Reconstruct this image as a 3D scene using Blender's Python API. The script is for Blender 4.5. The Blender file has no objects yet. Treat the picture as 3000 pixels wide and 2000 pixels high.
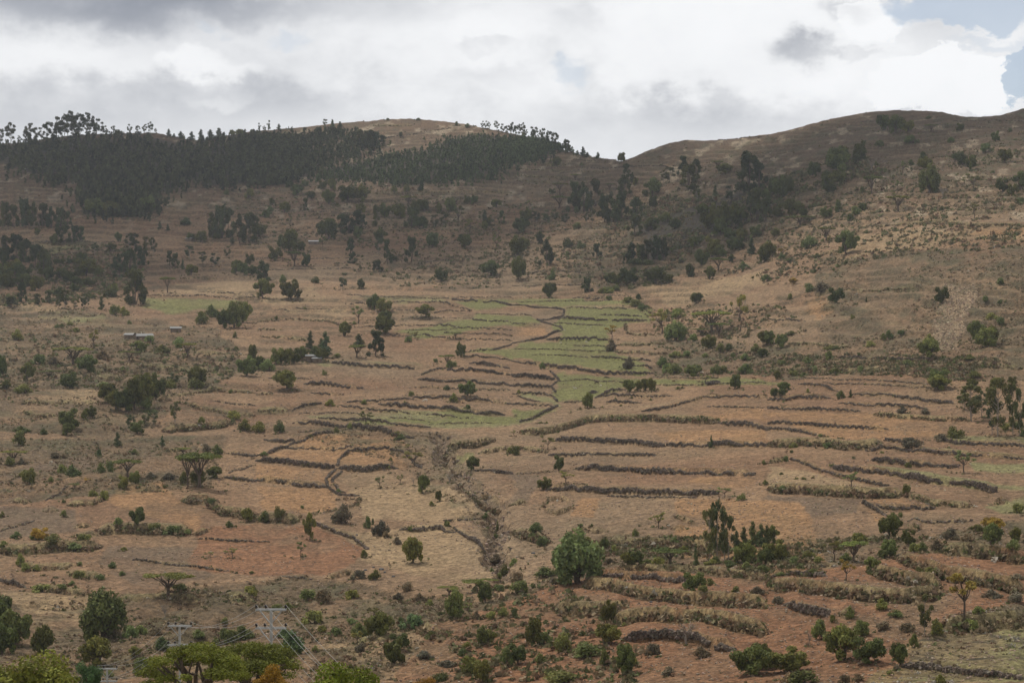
import bpy, math, random, re
import numpy as np
C = bpy.context.scene.collection
scene = bpy.context.scene
R = math.radians

# ---------------------------------------------------------------- camera
FPX = 5598.0                       # focal length in survey pixels (3000 wide)
HV = 800.0                         # survey row of the horizontal
PITCH = -math.atan((1000 - HV) / FPX)
cam = bpy.data.cameras.new('camera'); camo = bpy.data.objects.new('camera', cam); C.objects.link(camo)
cam.sensor_width = 36; cam.lens = 36 * FPX / 3000; cam.clip_start = 0.5; cam.clip_end = 9000
camo.location = (0, 0, 0); camo.rotation_euler = (math.pi / 2 + PITCH, 0, 0)
scene.camera = camo

# ---------------------------------------------------------------- light
SUN_AZ, SUN_EL = -38.0, 58.0       # from behind the hills on the left
sd = bpy.data.lights.new('sun', 'SUN'); so = bpy.data.objects.new('sun', sd); C.objects.link(so)
sd.energy = 2.9; sd.angle = R(5); sd.color = (1.0, 0.94, 0.85)
_a, _e = R(SUN_AZ), R(SUN_EL)
from mathutils import Vector
_d = Vector((math.sin(_a) * math.cos(_e), math.cos(_a) * math.cos(_e), math.sin(_e)))
so.rotation_euler = _d.to_track_quat('Z', 'Y').to_euler(); so.location = (-300, 300, 700)

world = bpy.data.worlds.new('World'); scene.world = world; world.use_nodes = True
nt = world.node_tree; nt.nodes.clear()
def N(t, typ, **kw):
    n = t.nodes.new(typ)
    for k, v in kw.items():
        if k == 'ins':
            for i, x in v.items():
                if hasattr(x, 'is_output') or isinstance(x, bpy.types.NodeSocket): t.links.new(x, n.inputs[i])
                else: n.inputs[i].default_value = x
        else: setattr(n, k, v)
    return n
def M(t, op, a, b=0.0, c=0.0, clamp=False):
    n = N(t, 'ShaderNodeMath', operation=op, ins={0: a, 1: b, 2: c}); n.use_clamp = clamp
    return n.outputs[0]
def SS(t, x, lo, hi):
    n = N(t, 'ShaderNodeMapRange', interpolation_type='SMOOTHSTEP', ins={0: x, 1: lo, 2: hi, 3: 0.0, 4: 1.0}); return n.outputs[0]
def MIXC(t, f, a, b, mode='MIX'):
    n = N(t, 'ShaderNodeMix', data_type='RGBA', blend_type=mode)
    for i, x in ((0, f), (6, a), (7, b)):
        if isinstance(x, bpy.types.NodeSocket): t.links.new(x, n.inputs[i])
        else: n.inputs[i].default_value = x if i == 0 else (*x, 1.0)
    return n.outputs[2]
sky = N(nt, 'ShaderNodeTexSky', sky_type='NISHITA', sun_disc=False, sun_elevation=_e, sun_rotation=_a, altitude=2000, air_density=1.0, dust_density=2.0)
tc = N(nt, 'ShaderNodeTexCoord'); sep = N(nt, 'ShaderNodeSeparateXYZ', ins={0: tc.outputs['Generated']})
az = M(nt, 'ARCTAN2', sep.outputs[0], sep.outputs[1])
el = M(nt, 'ARCSINE', sep.outputs[2])
K = math.radians(1)                # work in degrees of azimuth / elevation
azd = M(nt, 'DIVIDE', az, K); eld = M(nt, 'DIVIDE', el, K)
vec = N(nt, 'ShaderNodeCombineXYZ', ins={0: azd, 1: eld, 2: 0.0}).outputs[0]
def noise(t, v, scale, detail=6, rough=0.55, off=(0, 0, 0), sc=(1, 1, 1), dist=0.0):
    mp = N(t, 'ShaderNodeMapping', ins={0: v}); mp.inputs[1].default_value = off; mp.inputs[3].default_value = sc
    n = N(t, 'ShaderNodeTexNoise', ins={0: mp.outputs[0]})
    n.inputs['Scale'].default_value = scale; n.inputs['Detail'].default_value = detail
    n.inputs['Roughness'].default_value = rough; n.inputs['Distortion'].default_value = dist
    return n.outputs[0]
n1 = noise(nt, vec, 0.16, 5, 0.55, sc=(1, 1.7, 1))
n2 = noise(nt, vec, 0.55, 8, 0.6, off=(7, 3, 0), sc=(1, 1.3, 1))
n3 = noise(nt, vec, 0.42, 8, 0.62, off=(31, 9, 0), sc=(1, 1.2, 1))
# warped coordinates give the cumulus edges their billows
wx = M(nt, 'MULTIPLY_ADD', M(nt, 'SUBTRACT', n3, 0.5), 3.2, azd)
wy = M(nt, 'MULTIPLY_ADD', M(nt, 'SUBTRACT', n2, 0.5), 2.4, eld)
def deg(u, v):
    return math.degrees(math.atan((u - 1500) / FPX)), math.degrees(PITCH + math.atan((1000 - v) / FPX))
def blob(u, v, ru, rv, lo=0.55, hi=1.1, warp=True):
    a, e = deg(u, v); ra, re = ru / FPX / K, rv / FPX / K
    x = M(nt, 'DIVIDE', M(nt, 'SUBTRACT', wx if warp else azd, a), ra)
    y = M(nt, 'DIVIDE', M(nt, 'SUBTRACT', wy if warp else eld, e), re)
    r = M(nt, 'SQRT', M(nt, 'ADD', M(nt, 'MULTIPLY', x, x), M(nt, 'MULTIPLY', y, y)))
    return M(nt, 'SUBTRACT', 1.0, SS(nt, r, lo, hi))
CLOUDS = [  # u, v, ru, rv, brightness change, edge lo, edge hi  (in cloud light units)
    (300, 10, 640, 120, -0.22, .3, 1.2), (1000, 20, 500, 60, -0.07, .2, 1.3), (250, 320, 520, 110, -0.08, .2, 1.2), (850, 300, 300, 60, -0.05, .2, 1.2),
    (560, 190, 150, 45, 0.13, .3, 1.15), (700, 220, 90, 40, 0.08, .3, 1.15), (640, 310, 130, 24, 0.06, .1, 1.2), (150, 210, 330, 70, 0.03, .4, 1.2),
    (1300, 150, 420, 200, 0.07, .3, 1.2), (1500, 60, 250, 90, 0.05, .4, 1.2), (1430, 215, 170, 40, -0.05, .4, 1.1), (1420, 135, 120, 25, -0.08, .4, 1.1),
    (2150, 130, 480, 230, 0.12, .7, 1.1), (2530, 60, 110, 80, 0.14, .85, 1.0), (2760, 250, 200, 110, 0.14, .9, 1.0), (2450, 260, 330, 90, 0.05, .3, 1.2),
    (2480, 30, 130, 60, -0.24, .1, 1.2), (2350, 165, 120, 62, -0.22, .1, 1.2), (2500, 175, 90, 25, -0.10, .4, 1.1), (1400, 10, 60, 20, -0.02, .4, 1.1),
    (1900, 330, 330, 130, -0.05, .3, 1.2), (1150, 250, 330, 40, -0.02, .1, 1.3), (450, 250, 300, 40, -0.04, .1, 1.3), (2150, 300, 400, 40, -0.05, .1, 1.3), (1750, 60, 130, 40, -0.06, .1, 1.3), (2100, 330, 350, 60, -0.04, .2, 1.2), (2700, 110, 200, 25, -0.02, .3, 1.2)]
bright = M(nt, 'MULTIPLY_ADD', M(nt, 'SUBTRACT', n1, 0.5), 0.30, 0.76)
bright = M(nt, 'MULTIPLY_ADD', M(nt, 'SUBTRACT', n2, 0.5), 0.21, bright)
for (u, v, ru, rv, amp, lo, hi) in CLOUDS:
    bright = M(nt, 'MULTIPLY_ADD', blob(u, v, ru, rv, lo, hi), amp, bright)
bright = M(nt, 'MINIMUM', bright, 0.94)
gap = 0.0
for (u, v, ru, rv, w, lo, hi) in [(2830, 50, 230, 55, 0.72, .75, 1.05), (2995, 235, 90, 95, .85, .88, 1.0), (1665, 205, 50, 48, .42, .2, 1.15), (850, 115, 60, 28, .3, .2, 1.2), (660, 100, 60, 18, .2, .2, 1.2), (2950, 130, 200, 26, .3, .3, 1.1)]:
    gap = M(nt, 'MAXIMUM', gap, M(nt, 'MULTIPLY', blob(u, v, ru, rv, lo, hi), w))
CL = 1.0
grey = MIXC(nt, SS(nt, bright, 0.42, 0.86), (0.34, 0.37, 0.44), (0.93, 0.94, 0.955))
cloudcol = MIXC(nt, 1.0, grey, (1, 1, 1), 'MULTIPLY')
lum = N(nt, 'ShaderNodeVectorMath', operation='SCALE', ins={0: cloudcol}); nt.links.new(M(nt, 'MULTIPLY', M(nt, 'MULTIPLY_ADD', bright, 0.62, 0.53), M(nt, 'SUBTRACT', 1.0, M(nt, 'MULTIPLY', SS(nt, eld, 12.0, 40.0), 0.50))), lum.inputs['Scale'])
SKYS = 0.10
skyc = N(nt, 'ShaderNodeVectorMath', operation='SCALE', ins={0: sky.outputs[0]}); skyc.inputs['Scale'].default_value = 0.9
lum2 = N(nt, 'ShaderNodeVectorMath', operation='SCALE', ins={0: lum.outputs[0]}); lum2.inputs['Scale'].default_value = 1.0 / SKYS
allsky = MIXC(nt, gap, lum2.outputs[0], MIXC(nt, .5, skyc.outputs[0], (6.2, 7.0, 8.2)))
bg = N(nt, 'ShaderNodeBackground', ins={0: allsky, 1: SKYS})
nt.links.new(bg.outputs[0], N(nt, 'ShaderNodeOutputWorld').inputs[0])
world.cycles.sampling_method = 'MANUAL'; world.cycles.sample_map_resolution = 512
vs = scene.view_settings; vs.view_transform = 'Standard'; vs.look = 'None'; vs.exposure = -0.05; vs.gamma = 1; vs.use_curve_mapping = False
scene.cycles.max_bounces = 5; scene.cycles.diffuse_bounces = 2; scene.cycles.glossy_bounces = 1
scene.cycles.transmission_bounces = 2; scene.cycles.volume_bounces = 0; scene.cycles.transparent_max_bounces = 4

HAZE_D = 0.00008
# ---------------------------------------------------------------- survey data
# Survey squares of the valley (origin, scale); each entry is turned into a spot on the terrain.
TILES = {}
for _r, _oy in (('A', 250), ('B', 650), ('C', 1100), ('D', 1500)):
    for _k in range(4):
        TILES[_r + str(_k)] = (750 * _k, _oy, 0.31888)
TILES['F'] = (0, 0, 1.27551)
# walls: kind s = dry stone wall, S = thick stone wall, t = thin stone line, b = brushy bank, B = thick brushy bank, e = bare earth scarp
WALLS = {
'A1': "t 1170 490 1500 440 1800 390;b 1080 370 1460 375;b 1060 1000 1500 990 1900 975 2352 990;b 1000 1340 1400 1330 1800 1330 2352 1250;t 480 1150 900 1160;t 1040 1060 1600 1050",
'A2': "b 100 720 500 730;b 20 770 500 795;b 0 835 400 850 560 850;b 30 885 500 890;b 640 795 860 795;t 430 820 620 770;s 680 760 900 760 1060 745 1250 730 1430 750;t 560 680 800 700 950 690;t 300 670 400 665;b 0 1265 500 1275;t 1750 690 1900 680;t 1900 500 2352 470",
'A3': "t 1000 700 1180 680;b 810 1340 900 1290 1100 1280;b 1100 1280 1500 1270 1600 1250 1850 1290 2352 1290;t 850 330 1200 320;t 1700 330 2352 320;t 1750 370 2352 370",
'B0': "s 280 180 900 190 1050 180;s 480 310 830 255 960 260;b 700 600 950 650;s 1330 680 1800 680 2352 690;t 1820 640 2352 660;b 350 820 700 830 980 860;b 1780 1190 2270 1210;b 1250 1310 1700 1330 2200 1350;b 720 1410 1150 1430;b 850 1360 1020 1330;b 1620 520 2000 510",
'B1': "b 0 900 250 870 500 885 650 890 760 930;b 0 980 250 990;b 20 1060 430 1070 520 1085;t 370 780 700 805;t 160 805 300 815;t 820 655 1030 690 1500 690 1900 700 2352 690;s 810 745 1050 735 1300 730 1700 745 1850 780 1990 820;t 1200 800 1600 815 1970 825;t 1420 880 1700 900 2000 895;s 900 950 1300 940 1600 945 1850 985 2352 1000;s 1240 1035 1550 1035 1650 1065 2352 1090;s 1730 1025 2050 1035 2352 1050;t 1370 995 1700 1000 1900 985;S 1800 715 2200 740 2352 770;t 2020 850 2352 860;s 1990 910 2090 925 2130 930 2352 930;s 1920 1200 2150 1190 2352 1120;s 1900 1240 2352 1270;S 700 1290 900 1310 1200 1330 1520 1345;s 1520 1420 1600 1375 1740 1345;S 1960 1310 2100 1320 2330 1350;S 1760 1370 2000 1370 2352 1410;S 1490 1450 1700 1470 2000 1480 2352 1510;s 1450 1525 1700 1530 2000 1545 2352 1545;t 110 1430 300 1425 520 1445;S 440 1490 600 1490 800 1515 980 1535;t 0 330 350 335 900 330;t 0 440 500 430 900 425;t 1300 400 1500 380 1780 330",
'B2': "t 0 575 300 565 700 570;t 100 460 400 445 660 470;s 560 685 800 690 1100 665;t 40 740 400 730 900 730;S 0 765 200 775 400 800 480 820 470 860 360 880 230 905;S 230 905 330 930 440 970 470 1000 360 1040 280 1075 0 1110;s 470 795 800 800 1050 810;s 800 860 1000 870 1190 885;S 420 885 750 905 1050 910 1240 910;t 380 930 650 945 850 955;S 320 1085 600 1090 880 1095;t 560 1145 850 1155;t 0 1165 400 1180 900 1200;t 180 1225 400 1230 700 1250;s 730 1245 1000 1265 1280 1275;S 0 1275 300 1325 600 1355 850 1390 1300 1390;s 1100 1325 1290 1325;b 950 1210 1350 1220;b 960 1130 1400 1140;t 420 1465 650 1440 850 1465 1050 1480;t 1320 1495 1650 1495 1950 1480 2352 1475;t 1300 1425 1900 1435;S 0 1420 200 1440 390 1450;S 0 1510 370 1525;s 350 1370 430 1450 360 1510 400 1568;b 1040 940 1050 1010 1150 1045 1300 1040;s 0 860 180 865;s 0 940 250 945",
'B3': "b 400 330 640 260;b 680 625 900 630 1200 600 1420 580;s 0 890 350 905;b 180 1110 500 1120 760 1130;s 660 1220 1000 1245 1400 1270 1560 1280;b 1700 1320 2000 1330 2352 1340;b 200 1350 700 1360 1300 1370",
'C0': "b 200 215 500 240 900 245;b 200 300 400 345 530 350;t 1960 245 2200 270 2352 280;b 1700 260 1850 300 2100 345 2352 360;b 1500 200 1700 170 1950 110 2150 130 2352 160;B 1500 490 1700 480 1980 460 2150 430;s 2080 720 2352 750;b 1480 690 1700 680;t 2100 905 2230 870 2310 830;s 2070 940 2352 975;B 1680 1160 1900 1160 2030 1270 2200 1285 2352 1330;t 420 1150 620 1010;b 100 1130 280 1160;b 600 1185 850 1180 1000 1100;e 380 1235 560 1240;t 0 1435 200 1370 320 1330;e 660 1410 850 1400;B 900 1440 1200 1430 1500 1440 1750 1450;b 1750 1475 1940 1440;t 1810 1500 2100 1525 2352 1535;b 650 1520 900 1480",
'C1': "S 1450 215 1750 215 2000 230 2352 260;s 840 275 1100 255 1450 240;s 330 315 450 285 600 270;b 0 180 150 180;s 510 170 810 185;b 0 330 300 320;s 780 305 1000 320 1300 350 1600 360 1850 385;S 1130 285 1300 300 1700 320 2000 340 2280 360;t 400 345 700 360 1000 375;t 1200 405 1600 425;s 580 410 800 430 1150 440 1300 465 1600 480;S 340 450 500 450 800 490 1000 510 1250 555 1450 580;t 380 545 580 555;s 760 525 500 600 350 640 200 690 110 740 0 750;s 70 600 250 630 350 635;s 270 670 600 680 900 695;S 0 790 200 795 450 830 720 850;S 770 850 1000 870 1200 835 1300 850;s 750 830 760 770 850 710 1050 680 1200 665 1350 690 1450 770 1520 830;s 740 850 640 950 660 1030 780 1110 950 1110;s 790 880 700 960 760 1060 930 1110;S 0 960 150 970 400 1010 660 1025;b 740 1150 950 1150 960 1180 860 1220 700 1250 500 1290;B 0 1330 400 1340;s 550 1380 700 1430 900 1500 1030 1600;t 1720 1345 1900 1320 2080 1290;s 1310 1415 1500 1420 1700 1400 1750 1430 1830 1430;s 1820 1400 1950 1480 2100 1560;t 1680 440 2170 435;B 1730 680 1760 650 2000 640 2200 610;b 1740 700 1800 770 1870 800;s 2020 875 2200 890 2352 910;b 2040 700 2200 680 2352 665;B 1850 1000 1950 1080 2100 1150 2250 1180",
'C2': "s 0 170 300 175 380 200 420 240;t 60 185 130 230 260 265;s 0 265 200 270 400 290;s 420 280 300 330 180 400 70 430;s 480 245 650 240;s 760 205 900 160 1050 145;s 830 185 1100 195 1480 190;s 870 245 1190 250;s 1190 355 1350 325 1600 250 1750 205 2000 200 2352 210;t 1790 295 2352 300;B 80 525 250 530 450 495 580 460 700 410 900 405 1300 405 1600 420 1900 430;S 1900 440 2200 460 2352 500;S 400 600 700 590 900 615 1150 630 1400 650;S 1420 640 1800 645 2150 640 2352 650;b 60 660 200 680 330 700;s 340 725 560 730 700 722 900 735 1330 735;t 0 905 200 895 400 890;S 580 860 860 865 1180 885 1200 900 1600 900 2230 915;S 320 1070 500 1055 800 1075 1100 1085 1500 1095 1900 1085;t 850 1100 1200 1115 1700 1110;b 0 1195 130 1160;e 290 1220 330 1150 560 1160;e 290 1220 400 1270 570 1215;e 1480 1290 1560 1330 1690 1360;e 1440 1400 1540 1420 1630 1400;e 490 1450 560 1415 700 1420 880 1425;B 0 1440 200 1490 330 1530",
'C3': "t 200 30 600 50 1000 60 1480 100;t 500 90 800 85 1300 110 1700 130;s 280 90 500 110 640 150;S 0 230 150 235 300 210 570 220;s 780 185 1100 190 1250 215 1700 250;s 0 305 400 315 840 325;s 650 270 900 270 1200 285 1450 300;b 960 355 1200 375 1500 395 1850 410;s 0 445 400 460 700 480 1100 500;s 0 485 200 510 380 545 500 600;B 0 650 300 630 560 635 700 665 1050 650;s 1070 615 1250 635 1430 630;s 900 690 1150 670 1350 715 1700 725 1900 745 2352 770;s 1620 600 1700 625 2100 650 2352 660;S 960 805 1200 815 1550 840;s 1560 845 1760 850;b 0 820 160 770;s 200 770 350 815 500 880 700 940 900 990 1100 1055;S 600 875 950 895 1200 910 1400 970 1900 1020 2100 1080;B 0 1045 300 1055 700 1080 900 1100 1250 1100;b 1250 1100 1500 1180 1900 1200;s 870 1160 980 1215 1080 1280;s 1000 1210 1250 1220 1520 1218;t 1270 1345 1500 1350 1860 1345;b 1270 1410 1420 1415;e 2050 1180 2150 1150 2230 1180",
'D0': "B 0 380 250 390 600 350 920 340;b 150 480 330 530 700 515;b 600 580 960 610;s 0 635 230 700;b 280 700 500 720 820 770;b 1090 790 1500 800 1860 830;t 1210 450 1450 475 1760 510 2100 550;b 2050 790 2352 820",
'D1': "t 0 280 130 285;t 240 600 500 620;e 630 620 850 570 950 600;B 1500 1090 1600 1160 1730 1200",
'D2': "B 900 270 1300 300 1450 320 1800 330 2000 340;S 760 600 1000 610 1400 650 1600 660;b 1000 570 1300 560 1600 545 1950 580 2352 620;B 650 690 900 700 1200 790 1400 830 1600 850 1800 840 2352 880;B 380 930 780 930 1050 950;B 900 1050 1200 1000 1450 1010 1700 1010 2000 1070 2352 1130;S 1050 1200 1300 1190 1700 1200 1850 1250 2050 1260",
'D3': "s 0 610 300 600 520 640;B 950 590 1200 640 1450 700 1600 730;B 1200 470 1400 540 1700 610 2000 660 2352 730;B 0 700 400 740 900 790 1250 830 1600 780;S 150 870 350 930 560 960;b 650 970 800 930;s 1250 1405 1500 1410 1800 1450 2100 1500 2352 1540;B 1600 1080 1900 1040 2352 1000;B 1600 400 1900 400 2352 470;e 1270 150 1420 160;t 0 520 650 530",
}
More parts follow.
